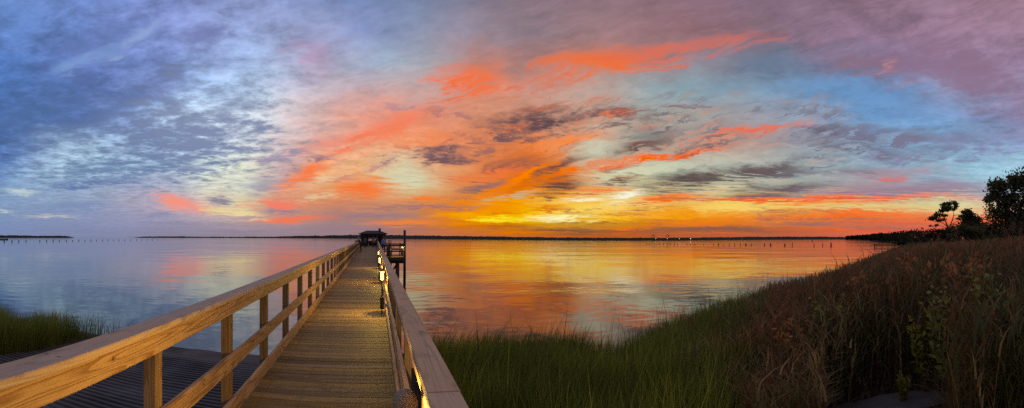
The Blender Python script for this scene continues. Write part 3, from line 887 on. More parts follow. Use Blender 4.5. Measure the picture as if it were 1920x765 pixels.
# ramp beside the pier: concrete with cross ribs, silted with sand at the water's edge
def build_ramp():
    m, t, bs = material('ribbed_concrete')
    g = t.n('ShaderNodeNewGeometry').outputs['Position']
    n = t.noise(g, 1.1, 6.0, 0.65)
    n2 = t.noise(g, 22.0, 3.0, 0.6)
    c = t.ramp(n, [(0.3, (0.03, 0.028, 0.026, 1)), (0.5, (0.065, 0.06, 0.056, 1)), (0.62, (0.10, 0.09, 0.08, 1)), (0.8, (0.13, 0.115, 0.10, 1))])
    c = t.mix(t.step(n2, 0.55, 0.8, 0, .5), c, (0.05, 0.045, 0.04, 1))
    t.put(bs.inputs['Base Color'], c)
    bs.inputs['Roughness'].default_value = 0.7
    x0, x1 = -8.5, -0.9
    rows, prof = [], []
    y = 1.0
    while y < 11.9:
        prof += [(y, 0.0), (y + 0.10, 0.0), (y + 0.115, 0.045), (y + 0.185, 0.045)]
        y += 0.20
    P = np.zeros((len(prof), 40, 3))
    for i, (yy, dz) in enumerate(prof):
        zb = 0.10 + (12.2 - yy) * 0.075
        for j, xx in enumerate(np.linspace(x0, x1, 40)):
            wear = 0.5 + 0.5 * math.sin(yy * 2.3 + xx * .7) * math.sin(xx * 1.7 - yy * .9)
            P[i, j] = (xx, yy, zb + dz * (.35 + .65 * wear))
    o = grid_mesh('boat_ramp', P, m)
    o.data.polygons.foreach_set('use_smooth', [False] * len(o.data.polygons))
    # sandy tongue
    Ys = np.linspace(9.2, 13.2, 30)
    Xs = np.linspace(-10.0, 0.5, 40)
    P = np.zeros((30, 40, 3))
    for i, yy in enumerate(Ys):
        for j, xx in enumerate(Xs):
            edge = 10.75 + 0.12 * math.sin(xx * 0.9) + 0.10 * math.sin(xx * 3.3 + 1)
            zb = 0.10 + (12.2 - yy) * 0.075
            up = 0.030 + .012 * math.sin(xx * 3.1 + yy * 2.0) if yy > edge else 0.030 - (edge - yy) * 0.05
            zz = zb + up - max(0.0, yy - 12.0 - .15 * math.sin(xx * 1.1)) * 0.35
            P[i, j] = (xx, yy, zz)
    grid_mesh('beach', P, M['sand'])


build_ramp()

# ------------------------------------------------------------------ vegetation helpers
def blade_mesh(name, base, height, width, lean, cols, mat=None, seg=3, parent=None, tipcol=None, face=None):
    N = len(base)
    a = rng.random(N) * 2 * PI if face is None else face
    side = np.stack([np.cos(a), np.sin(a), np.zeros(N)], -1)
    V = np.zeros((N, 2 * seg + 1, 3))
    C = np.zeros((N, 2 * seg + 1, 3))
    for k in range(seg + 1):
        s = k / seg
        p = base + lean * (height * s ** 2.0)[:, None]
        p[:, 2] = base[:, 2] + height * s * (1 - 0.25 * np.linalg.norm(lean, axis=1) * s)
        w = (width * (1 - 0.75 * s) * 0.5)[:, None]
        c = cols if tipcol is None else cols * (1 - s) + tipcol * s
        if k < seg:
            V[:, 2 * k] = p - side * w
            V[:, 2 * k + 1] = p + side * w
            C[:, 2 * k] = c
            C[:, 2 * k + 1] = c
        else:
            V[:, 2 * k] = p
            C[:, 2 * k] = c
    nv = 2 * seg + 1
    loops, tot = [], []
    for k in range(seg - 1):
        loops.append([2 * k, 2 * k + 1, 2 * k + 3, 2 * k + 2])
    loops.append([2 * seg - 2, 2 * seg - 1, 2 * seg])
    flat = np.array(sum(loops, []))
    lens = np.array([len(l) for l in loops])
    L = (np.arange(N)[:, None] * nv + flat[None]).ravel()
    st1 = np.concatenate([[0], np.cumsum(lens)[:-1]])
    S = (np.arange(N)[:, None] * len(flat) + st1[None]).ravel()
    return V.reshape(-1, 3), L, S, C.reshape(-1, 3)


class Veg:
    def __init__(self):
        self.V, self.L, self.S, self.C = [], [], [], []
        self.nv = self.nl = 0

    def add(self, V, L, S, C):
        self.V.append(V)
        self.L.append(L + self.nv)
        self.S.append(S + self.nl)
        self.C.append(C)
        self.nv += len(V)
        self.nl += len(L)

    def blades(self, *a, **k):
        self.add(*blade_mesh('', *a, **k))

    def quads(self, cen, size, cols, flat=0.0):
        """small leaf-shaped faces turned every way"""
        N = len(cen)
        u = rng.normal(size=(N, 3))
        u[:, 2] *= (1 - flat)
        u /= np.linalg.norm(u, axis=1)[:, None]
        v = np.cross(u, rng.normal(size=(N, 3)))
        v /= np.linalg.norm(v, axis=1)[:, None]
        s = size[:, None]
        V = np.stack([cen - u * s, cen + v * s * .55, cen + u * s, cen - v * s * .55], 1)
        L = np.arange(N * 4)
        self.add(V.reshape(-1, 3), L, np.arange(N) * 4, np.repeat(cols, 4, axis=0))

    def build(self, name, mat, parent=None):
        return np_mesh(name, np.concatenate(self.V), np.concatenate(self.L), np.concatenate(self.S), None, mat, np.concatenate(self.C), parent)


ENV = [(-600, 530), (-100, 540), (0, 556), (45, 584), (85, 566), (140, 574), (175, 566), (200, 590), (215, 572), (232, 584), (250, 602), (830, 622), (900, 617), (1000, 610), (1080, 606), (1150, 604), (1200, 592), (1300, 562), (1400, 536), (1500, 516), (1560, 503), (1600, 488), (1650, 471), (1700, 457), (1760, 449), (1840, 446), (1920, 438), (2300, 425)]
EX = np.array([e[0] for e in ENV], float)
EY = np.array([e[1] for e in ENV], float)


def env_z(X, D):     # tallest growth seen in each direction
    return EYE - (np.interp(X, EX, EY) - 446.4) * D / F


def pos(X, D):
    A = (X - XP) / F
    return np.stack([D * np.sin(A), D * np.cos(A), ground_z(X, D)], -1)


def clump(X, D, s=1.0, k=0):
    """slow variation over the marsh, for tufts of differing height and colour"""
    A = (X - XP) / F
    x, y = D * np.sin(A) / s, D * np.cos(A) / s
    return 0.5 + 0.25 * (np.sin(x * 2.1 + 1.3 + k) * np.cos(y * 1.7 + k) + np.sin(x * 4.7 + y * 3.1 + 2 * k) * 0.7 + np.sin(y * 5.3 - x * 1.9 + k) * .5)


def lerp(a, b, t):
    return np.asarray(a)[None] * (1 - t[:, None]) + np.asarray(b)[None] * t[:, None]


def grass_right():
    vg = Veg()
    N = 52000
    X = rng.uniform(800, 1640, N)
    rs = shore_r(X)
    rin = np.where(X < 1350, 3.6, np.clip(3.6 + (X - 1350) * 0.055, 3.6, 999))
    rin = np.minimum(rin, rs * 0.84)
    u = rng.random(N) ** 0.8
    D = rin + (rs + 0.5 - rin) * u
    keep = (polar_x(X, D) > 0.75)
    keep &= ~((np.abs(X - 1140) < 45) & (D > 10.4) & (rng.random(N) < 0.85))
    X, D = X[keep], D[keep]
    n = len(X)
    b = pos(X, D)
    cl = clump(X, D, 1.0)
    h = (0.85 + 0.55 * cl) * rng.uniform(0.65, 1.15, n)
    tall = rng.random(n) < 0.06
    cap = env_z(X, D) - b[:, 2]
    h = np.minimum(h * 1.15, cap * (0.66 + 0.42 * clump(X, D, .5, 4)) * rng.uniform(0.8, 1.14, n))
    h = np.where(tall, h * rng.uniform(1.1, 1.5, n), h)
    h = np.maximum(h, 0.2)
    wd = (0.011 + D * 0.0008) * rng.uniform(.6, 1.7, n)
    wind = np.array([0.18, 0.05, 0])
    lean = wind * rng.uniform(0.2, 1.6, (n, 1)) + rng.normal(0, 0.17, (n, 3)) * np.array([1, 1, 0])
    t = np.clip(clump(X, D, 2.5, 2) + rng.normal(0, .2, n), 0, 1)
    c = lerp((0.06, 0.095, 0.014), (0.21, 0.23, 0.032), t) * rng.uniform(.7, 1.7, (n, 1))
    dry = rng.random(n) < 0.13
    c[dry] = np.array((0.11, 0.085, 0.035)) * rng.uniform(.6, 1.2, (dry.sum(), 1))
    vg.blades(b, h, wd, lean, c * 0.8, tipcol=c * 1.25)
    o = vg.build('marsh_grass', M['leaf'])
    tag(o, 'dark green marsh grass along the water edge right of the pier', 'grass', kind='stuff')


def polar_x(X, D):
    return D * np.sin((X - XP) / F)


def grass_left():
    vg = Veg()
    N = 26000
    X = rng.uniform(-420, 255, N)
    rs = shore_r(X)
    D = rs + 0.6 - (rs - 8.5) * rng.random(N) ** 1.2
    A = (X - XP) / F
    x, y = D * np.sin(A), D * np.cos(A)
    keep = ~((x > -8.7) & (y < 11.0))
    thin = np.clip((240 - X) / 130.0, 0.05, 1)
    keep &= rng.random(N) < thin
    X, D = X[keep], D[keep]
    n = len(X)
    b = pos(X, D)
    cl = clump(X, D, 0.8, 5)
    h = (1.2 + 0.9 * cl) * rng.uniform(0.6, 1.15, n)
    h = np.minimum(h, (env_z(X, D) - b[:, 2]) * (.72 + .28 * clump(X, D, .5, 8)) * rng.uniform(0.8, 1.14, n))
    h = np.maximum(h, 0.25)
    wd = (0.010 + D * 0.0006) * rng.uniform(.7, 1.3, n)
    lean = np.array([0.12, 0.02, 0]) * rng.uniform(-.3, 1.6, (n, 1)) + rng.normal(0, 0.19, (n, 3)) * np.array([1, 1, 0])
    t = np.clip(cl + rng.normal(0, .2, n), 0, 1)
    c = lerp((0.13, 0.175, 0.022), (0.30, 0.32, 0.05), t)
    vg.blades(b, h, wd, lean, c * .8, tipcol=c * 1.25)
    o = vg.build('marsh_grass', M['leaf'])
    tag(o, 'tufts of yellow green marsh grass behind the left rail', 'grass', kind='stuff')


def reeds_right():
    vg = Veg()
    N = 15000
    X = rng.uniform(1290, 2250, N)
    rs = np.minimum(shore_r(X), 75)
    u = rng.random(N)
    lo = np.full(N, 4.3)
    hi = np.maximum(rs * np.where(X < 1640, 0.80, 0.97), 6.0)
    D = lo * (hi / lo) ** u
    keep = ~(((np.abs(X - 1665) / 130) ** 2 + ((D - 5.8) / 1.15) ** 2 < rng.uniform(.5, 1.15, N)) | ((np.abs(X - 1665) < 120) & (D < 6)))
    keep &= ~((X < 1450) & (D < 4.5 + (1450 - X) * 0.02))
    X, D = X[keep], D[keep]
    n = len(X)
    b = pos(X, D)
    cl = clump(X, D, 1.6, 3)
    grow = np.clip((X - 1330) / 330.0, 0, 1) * np.clip((D - 3.5) / 6.0, 0.25, 1)
    h = (0.7 + 0.5 * cl + 1.55 * grow) * rng.uniform(0.6, 1.1, n)
    h = np.minimum(h, (env_z(X, D) - b[:, 2]) * (.66 + .34 * clump(X, D, .9, 13)) * rng.uniform(0.75, 1.1, n))
    h = np.maximum(h, 0.25)
    lean = np.array([-0.05, 0.0, 0]) + rng.normal(0, 0.10, (n, 3)) * np.array([1, 1, 0])
    wd = (0.010 + D * 0.0006) * rng.uniform(.7, 1.5, n)
    t = np.clip(clump(X, D, 3.0, 7) * 1.5 - .25 + rng.normal(0, .2, n), 0, 1)
    c = lerp((0.24, 0.105, 0.045), (0.24, 0.18, 0.075), t) * (rng.uniform(.5, 1.5, (n, 1)) * (.6 + .8 * clump(X, D, 1.1, 9))[:, None])
    gr = rng.random(n) < np.clip(clump(X, D, 2.2, 11) * 1.6 - .55 + (X - 1500) / 1400.0, 0.03, 0.85)
    c[gr] = lerp((0.085, 0.09, 0.03), (0.15, 0.15, 0.05), rng.random(gr.sum()))
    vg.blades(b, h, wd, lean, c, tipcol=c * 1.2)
    # leaves up the stems
    for k in range(6):
        s = 0.25 + 0.13 * k + rng.uniform(-.05, .05, n)
        p = b + lean * (h * s ** 2)[:, None]
        p[:, 2] = b[:, 2] + h * s
        ll = (0.22 + 0.30 * rng.random(n)) * np.clip(h / 1.6, .4, 1.1)
        a = rng.random(n) * 2 * PI
        ln = np.stack([np.cos(a), np.sin(a), np.zeros(n)], -1) * rng.uniform(0.5, 1.5, n)[:, None]
        cc = c * rng.uniform(.7, 1.35, (n, 1))
        vg.blades(p, ll, wd * rng.uniform(1.2, 2.0, n), ln, cc, tipcol=cc * 1.15, seg=3, face=a + PI / 2)
    # fallen and tangled dry grass in front
    N = 16000
    X = rng.uniform(1250, 2250, N)
    D = 4.0 * 5.0 ** rng.random(N)
    keep = (D < shore_r(X) * .85) & ~(((np.abs(X - 1665) / 105) ** 2 + ((D - 5.8) / .85) ** 2 < rng.uniform(.5, 1.1, N)) | ((np.abs(X - 1665) < 90) & (D < 6)))
    X, D = X[keep], D[keep]
    n = len(X)
    b = pos(X, D)
    h = rng.uniform(.25, .75, n)
    h = np.minimum(h, (env_z(X, D) - b[:, 2]))
    a = rng.random(n) * 2 * PI
    ln = np.stack([np.cos(a), np.sin(a), np.zeros(n)], -1) * rng.uniform(0.3, 1.5, n)[:, None]
    c = lerp((0.12, 0.065, 0.033), (0.27, 0.19, 0.10), rng.random(n))
    vg.blades(b, h, 0.008 + D * 0.0005, ln, c, tipcol=c * 1.2)
    # seed plumes
    N = 3200
    X = rng.uniform(1440, 2250, N)
    D = 9.0 * (60 / 9.0) ** rng.random(N)
    keep = D < shore_r(X) * .9
    X, D = X[keep], D[keep]
    n = len(X)
    b = pos(X, D)
    zt = env_z(X, D) - rng.random(n) ** 1.5 * 0.9 - 0.15
    zt = np.minimum(zt, b[:, 2] + 2.7)
    ok = zt > b[:, 2] + 1.0
    X, D, b, zt = X[ok], D[ok], b[ok], zt[ok]
    n = len(X)
    for k in range(13):
        p = b.copy()
        p[:, 2] = zt - 0.02 * k
        p[:, :2] += rng.normal(0, .015, (n, 2))
        a = rng.random(n) * 2 * PI
        ln = np.stack([np.cos(a), np.sin(a), np.zeros(n)], -1) * rng.uniform(0.1, .6, n)[:, None]
        c = lerp((0.28, 0.13, 0.055), (0.38, 0.22, 0.10), rng.random(n))
        vg.blades(p, rng.uniform(.12, .26, n), 0.020 + D * .0009, ln, c)
    o = vg.build('reeds', M['leaf'])
    tag(o, 'brown and olive reed bed filling the bank on the right', 'reeds', kind='stuff')


def far_marsh():
    """short green cordgrass of the flats out towards the point"""
    vg = Veg()
    N = 26000
    X = rng.uniform(1590, 1990, N)
    D = 55 * (900 / 55) ** rng.random(N)
    near = shore_r(X)
    px = np.array([p[0] for p in POINT], float)
    pr = np.log(np.array([p[1] for p in POINT], float))
    rp = np.exp(np.interp(X, px, pr))
    ok = (D < near) | ((D > rp) & (X < 1712))
    X, D = X[ok], D[ok]
    n = len(X)
    b = pos(X, D)
    h = rng.uniform(.5, 1.1, n)
    h = np.minimum(h, np.maximum((env_z(X, D) - b[:, 2]), .3))
    wd = D * 0.0016
    ln = rng.normal(0, .2, (n, 3)) * np.array([1, 1, 0])
    c = lerp((0.06, 0.085, 0.02), (0.12, 0.14, 0.035), rng.random(n))
    vg.blades(b, h, wd, ln, c, seg=2, face=(X - XP) / -F)
    o = vg.build('cordgrass', M['leaf'])
    tag(o, 'short green marsh flat stretching towards the wooded point', 'grass', kind='stuff')
    vg = Veg()
    N = 300
    X = -60 + rng.random(N) * 75
    D = rng.uniform(470, 620, N)
    n = N
    b = np.stack([D * np.sin((X - XP) / F), D * np.cos((X - XP) / F), np.full(N, 0.2)], -1)
    c = lerp((0.06, 0.08, 0.02), (0.12, 0.13, 0.035), rng.random(n))
    vg.blades(b, rng.uniform(.8, 1.6, n), np.full(n, 1.3), ln[:n], c, seg=2, face=(X - XP) / -F)
    o = vg.build('cordgrass', M['leaf'])
    tag(o, 'small green marsh islet at the far left of the water', 'grass', kind='stuff')


grass_right()
grass_left()
reeds_right()
far_marsh()


# two yellow-flowered weeds and a row of tall plumed reeds at the right
def weed(X, D, ytop, label, c0=(0.13, 0.155, 0.022), c1=(0.28, 0.25, 0.04)):
    p = polar(X, D)
    p.z = float(ground_z(X, D))
    hgt = max(.4, EYE - (ytop - 446.4) * D / F - p.z)
    root = empty('weed', p)
    tag(root, label, 'plant', 'leafy weeds standing in the dry grass')
    st = MB()
    vg = Veg()
    for k in range(7):
        a = k * 2.4
        tip = Vector((math.cos(a) * .16 * hgt, math.sin(a) * .16 * hgt, hgt * random.uniform(.75, 1)))
        st.tube((0, 0, 0.0), tip, .006, .003, 6)
        n = 64
        s = rng.uniform(.3, 1.05, n)
        c = np.outer(s, np.array(tip)) + rng.normal(0, .035 * hgt, (n, 3))
        col = lerp(c0, c1, s) * rng.uniform(.6, 1.3, (n, 1))
        vg.quads(c, rng.uniform(.025, .055, n) * (hgt * .7 + .3), col)
    st.build('stem', M['bark'], root)
    vg.build('leaves', M['leaf'], root)


weed(1733, 6.5, 588, 'leafy yellow green weed standing midway up the brown reed bank')
weed(1695, 6.1, 700, 'low leafy weed just behind the bare sand patch')
RUST, RUST2 = (0.30, 0.11, 0.04), (0.48, 0.21, 0.08)
OLIV, OLIV2 = (0.14, 0.17, 0.035), (0.32, 0.32, 0.09)
weed(1624, 8.5, 508, 'tall rusty red weed on the crest of the bank near the water', RUST, RUST2)
weed(1706, 8.0, 486, 'rusty red weed below the low woods of the point', RUST, RUST2)
weed(1812, 7.5, 478, 'rusty red weed under the rounded dark tree', RUST, RUST2)
weed(1556, 7.5, 556, 'olive leafy weed where green grass meets brown reeds', OLIV, OLIV2)
weed(1780, 6.2, 536, 'olive leafy weed in the middle of the brown reed bank', OLIV, OLIV2)
weed(1862, 6.0, 515, 'large olive leafy weed close to the right edge of the frame', OLIV, OLIV2)
weed(1488, 6.8, 606, 'small rusty weed low on the slope above the green grass', RUST, RUST2)


def plume_reed(X, D, ytop, label):
    zt = EYE - (ytop - 446.4) * D / F
    p = polar(X, D)
    p.z = float(ground_z(X, D))
    root = empty('plumed_reed', p)
    tag(root, label, 'reed', 'tall plumed reeds in front of the trees')
    hh = zt - p.z
    st = MB()
    ln = Vector((random.uniform(-.12, .12), random.uniform(-.1, .1), 0))
    prev = Vector((0, 0, 0))
    for k in range(1, 6):
        s = k / 5
        q = ln * s * s + Vector((0, 0, (hh - .3) * s))
        st.tube(prev, q, .008, .007, 6)
        prev = q
    st.build('stem', M['reedstem'], root)
    vg = Veg()
    n = 12
    s = rng.uniform(.3, .95, n)
    b = np.outer(s ** 2, np.array(ln)) + np.outer(s, np.array((0, 0, hh - .3)))
    a = rng.random(n) * 2 * PI
    lv = np.stack([np.cos(a), np.sin(a), np.zeros(n)], -1) * rng.uniform(.6, 1.4, n)[:, None]
    c = lerp((0.08, 0.08, 0.03), (0.16, 0.12, 0.06), rng.random(n))
    vg.blades(b, rng.uniform(.3, .55, n), np.full(n, .025), lv, c, face=a + PI / 2)
    vg.build('leaves', M['leaf'], root)
    vg = Veg()
    n = 140
    s = np.linspace(0, 1, n)
    b = np.array(prev)[None] + np.stack([rng.normal(0, .03, n), rng.normal(0, .03, n), s * .3 - .05], -1)
    a = rng.random(n) * 2 * PI
    lv = np.stack([np.cos(a), np.sin(a), np.zeros(n)], -1) * rng.uniform(.2, .9, n)[:, None]
    c = lerp((0.16, 0.09, 0.05), (0.26, 0.17, 0.10), rng.random(n))
    vg.blades(b, rng.uniform(.06, .16, n) * (1.25 - s), np.full(n, .012), lv, c)
    b0 = np.repeat(np.array(prev)[None] + np.array([[0, 0, -.06]]), 4, 0)
    vg.blades(b0, np.full(4, .40), np.full(4, .03), np.zeros((4, 3)), c[:4], face=np.array([0, .8, 1.6, 2.4]))
    vg.build('plume', M['leaf'], root)


M['reedstem'] = plain('dry_reed_stem', (0.14, 0.09, 0.05), 0.8)
for X, D, yt, lb in [(1895, 12.0, 410, 'tallest plumed reed in front of the big tree'), (1908, 13.0, 422, 'plumed reed at the right edge of the frame beside the tallest plume'),
                     (1881, 12.5, 424, 'shorter plumed reed just left of the tallest plume'), (1793, 18.0, 430, 'lone plumed reed below the dark rounded bush'),
                     (1757, 22.0, 437, 'plumed reed under the spreading pine')]:
    plume_reed(X, D, yt, lb)


# ------------------------------------------------------------------ trees
def tree(name, label, X, D, blobs, ztop_note=None, limbs=(), trunk_r=0.25, leaf=0.16, dens=260, cols=((0.03, 0.038, 0.012), (0.075, 0.08, 0.028)), group=None, base_X=None):
    """blobs: (azimuth, row, half width, half height) in picture units at distance D"""
    bx = base_X if base_X is not None else X
    base = polar(bx, D)
    base.z = float(ground_z(bx, D)) - 0.1
    root = empty(name, base)
    tag(root, label, 'tree', group)
    k = D / F
    right = Vector((math.cos(az(X)), -math.sin(az(X)), 0))
    fwd = Vector((math.sin(az(X)), math.cos(az(X)), 0))

    def world(px, row, dep=0.0):
        return right * ((px - bx) * k) + fwd * dep + Vector((0, 0, EYE - (row - 446.4) * k - base.z))
    tr = MB()
    vg = Veg()
    for (px, row, hw, hh) in blobs:
        dep = random.uniform(-.6, .6) * hw * k
        c = world(px, row, dep)
        n = max(30, int(dens * (hw * hh) / 100.0))
        # several sub-clumps inside each mass
        m = max(4, int(n / 45))
        cc = rng.normal(size=(m, 3))
        cc /= np.linalg.norm(cc, axis=1)[:, None]
        cc *= rng.uniform(.35, 1.0, (m, 1))
        wts = rng.integers(0, m, n)
        q = rng.normal(0, .30, (n, 3)) + cc[wts] * .9
        R = np.array([right[:], fwd[:], (0, 0, 1)])
        P = (q * np.array([hw * k, hw * k * .9, hh * k])) @ R + np.array(c)[None]
        tone = np.clip(rng.random(m)[wts] * .7 + rng.random(n) * .3, 0, 1)
        vg.quads(P, rng.uniform(.6, 1.4, n) * leaf, lerp(cols[0], cols[1], tone))
    for (p0, r0), (p1, r1), (a, b) in limbs:
        A, B = world(*p0), world(*p1)
        mid = A.lerp(B, .5) + Vector((random.uniform(-.3, .3), random.uniform(-.3, .3), random.uniform(0, .4))) * (B - A).length * .15
        tr.tube(A, mid, a, (a + b) / 2, 8)
        tr.tube(mid, B, (a + b) / 2, b, 8)
    tr.build('trunk', M['bark'], root, smooth=True)
    vg.build('crown', M['leaf'], root)
    return root


def L3(x0, y0, x1, y1, a, b):
    return ((x0, y0), 0), ((x1, y1), 0), (a, b)


def limb(x0, y0, x1, y1, a, b):
    return (((x0, y0), 0), ((x1, y1), 0), (a, b))


# big evergreen oak at the right edge
tree('oak_tree', 'big dark evergreen oak at the right edge of the picture', 1900, 46,
     [(1866, 352, 17, 16), (1884, 345, 17, 14), (1904, 342, 18, 16), (1925, 335, 20, 20), (1950, 330, 22, 24), (1858, 372, 12, 14), (1880, 372, 20, 16), (1904, 370, 20, 18), (1935, 370, 24, 20),
      (1868, 398, 18, 18), (1892, 400, 22, 18), (1920, 400, 24, 20), (1950, 400, 24, 24), (1862, 425, 20, 16), (1888, 428, 22, 18), (1918, 430, 24, 18), (1948, 430, 24, 20), (1870, 446, 22, 12), (1905, 450, 24, 12)],
     limbs=[limb(1905, 470, 1903, 415, .38, .28), limb(1903, 415, 1880, 365, .22, .08), limb(1903, 415, 1925, 350, .24, .09), limb(1890, 392, 1866, 372, .1, .04), limb(1904, 430, 1870, 410, .14, .05), limb(1903, 420, 1945, 390, .14, .05)],
     leaf=0.16, dens=235, cols=((0.085, 0.08, 0.03), (0.21, 0.18, 0.07)))
# spreading pine with an open crown
tree('pine_tree', 'spreading open-crowned pine with bare forked limbs by the shore', 1775, 105,
     [(1748, 406, 8, 5), (1757, 401, 9, 6), (1766, 392, 7, 6), (1771, 384, 9, 6), (1780, 379, 10, 5), (1789, 380, 8, 5), (1777, 390, 9, 6), (1762, 411, 9, 5), (1752, 409, 7, 4), (1787, 388, 6, 5), (1770, 402, 6, 4), (1792, 384, 6, 4),
      (1801, 402, 5, 4), (1804, 396, 5, 4), (1797, 408, 4, 3), (1755, 420, 5, 2.5), (1746, 422, 4, 1.8)],
     limbs=[limb(1778, 448, 1777, 424, .32, .28), limb(1777, 424, 1768, 397, .2, .09), limb(1768, 397, 1778, 384, .09, .05), limb(1772, 410, 1758, 404, .09, .05), limb(1777, 424, 1764, 414, .12, .06),
            limb(1780, 424, 1788, 402, .17, .09), limb(1788, 402, 1786, 388, .08, .04), limb(1788, 402, 1801, 400, .07, .04), limb(1782, 420, 1799, 410, .09, .04), limb(1785, 412, 1797, 405, .06, .03), limb(1776, 426, 1757, 420, .08, .04)],
     leaf=0.23, dens=520, cols=((0.07, 0.07, 0.025), (0.17, 0.155, 0.06)))
tree('oak_tree', 'rounded dark tree between the spreading pine and the big oak', 1818, 95,
     [(1813, 396, 9, 7), (1822, 401, 9, 7), (1806, 408, 8, 7), (1816, 412, 12, 9), (1830, 412, 12, 9), (1820, 426, 16, 10), (1838, 424, 12, 9), (1804, 424, 12, 9)],
     limbs=[limb(1816, 448, 1816, 420, .3, .2), limb(1816, 420, 1812, 400, .15, .05), limb(1816, 420, 1826, 404, .15, .05)],
     leaf=0.26, dens=520, cols=((0.05, 0.05, 0.02), (0.14, 0.125, 0.045)))
tree('shrub', 'broad olive bush rising from the reeds before the dark trees', 1806, 62,
     [(1798, 434, 13, 8), (1812, 430, 14, 10), (1826, 434, 13, 9), (1840, 436, 14, 9), (1788, 440, 10, 6)],
     limbs=[limb(1812, 452, 1810, 436, .1, .05), limb(1812, 452, 1826, 438, .08, .04)],
     leaf=0.19, dens=480, cols=((0.09, 0.085, 0.03), (0.2, 0.165, 0.06)))
tree('oak_tree', 'low dark tree at the foot of the spreading pine', 1776, 130,
     [(1772, 431, 12, 7), (1788, 428, 12, 8), (1760, 434, 11, 6), (1750, 436, 10, 6), (1765, 441, 15, 6), (1792, 440, 15, 6), (1740, 441, 11, 5), (1820, 440, 16, 7), (1845, 440, 14, 8), (1862, 442, 14, 8)],
     limbs=[limb(1774, 448, 1774, 433, .2, .1), limb(1774, 440, 1788, 430, .12, .05)],
     leaf=0.32, dens=330, cols=((0.04, 0.042, 0.016), (0.11, 0.1, 0.04)))
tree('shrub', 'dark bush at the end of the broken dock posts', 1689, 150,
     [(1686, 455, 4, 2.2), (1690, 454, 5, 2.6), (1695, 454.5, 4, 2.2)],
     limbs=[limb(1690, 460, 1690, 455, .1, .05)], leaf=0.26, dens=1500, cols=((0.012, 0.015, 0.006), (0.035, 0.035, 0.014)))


# woods of the point: a far mass of crowns
def point_woods():
    vg = Veg()
    line = [(1588, 441.8, 2400), (1606, 440, 1700), (1630, 437.0, 1000), (1650, 434.8, 700), (1675, 433.0, 520), (1700, 429.5, 380), (1725, 425.5, 280), (1750, 424, 220), (1790, 424, 190), (1850, 424, 150)]
    lx = [l[0] for l in line]
    ly = [l[1] for l in line]
    ld = [math.log(l[2]) for l in line]
    X = 1588.0
    while X < 1860:
        D0 = math.exp(np.interp(X, lx, ld))
        for q in range(3):
            D = D0 * random.uniform(1.0, 1.3)
            yt = np.interp(X, lx, ly) + random.uniform(-1.0, 2.6)
            zt = EYE + (446.4 - yt) * D0 / F
            zt = max(zt, 3.0)
            w = min(zt * .5, 6.0)
            n = 170
            c = polar(X + random.uniform(-2, 2), D)
            q3 = rng.normal(size=(n, 3))
            q3 /= np.linalg.norm(q3, axis=1)[:, None]
            q3 *= rng.uniform(.5, 1, (n, 1)) ** .5
            P = q3 * np.array([w * 1.25, w * 1.25, zt * .52]) + np.array((c.x, c.y, zt * .50))
            sz = np.full(n, max(.45, D * .0022)) * rng.uniform(.6, 1.4, n)
            tone = rng.random() * .6 + rng.random(n) * .4
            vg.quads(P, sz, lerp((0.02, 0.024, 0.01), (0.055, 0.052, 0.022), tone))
        X += max(1.0, 3.4 * (F / D0))
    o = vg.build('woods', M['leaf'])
    tag(o, 'far dark woods along the low point on the right', 'woods', kind='stuff')


point_woods()


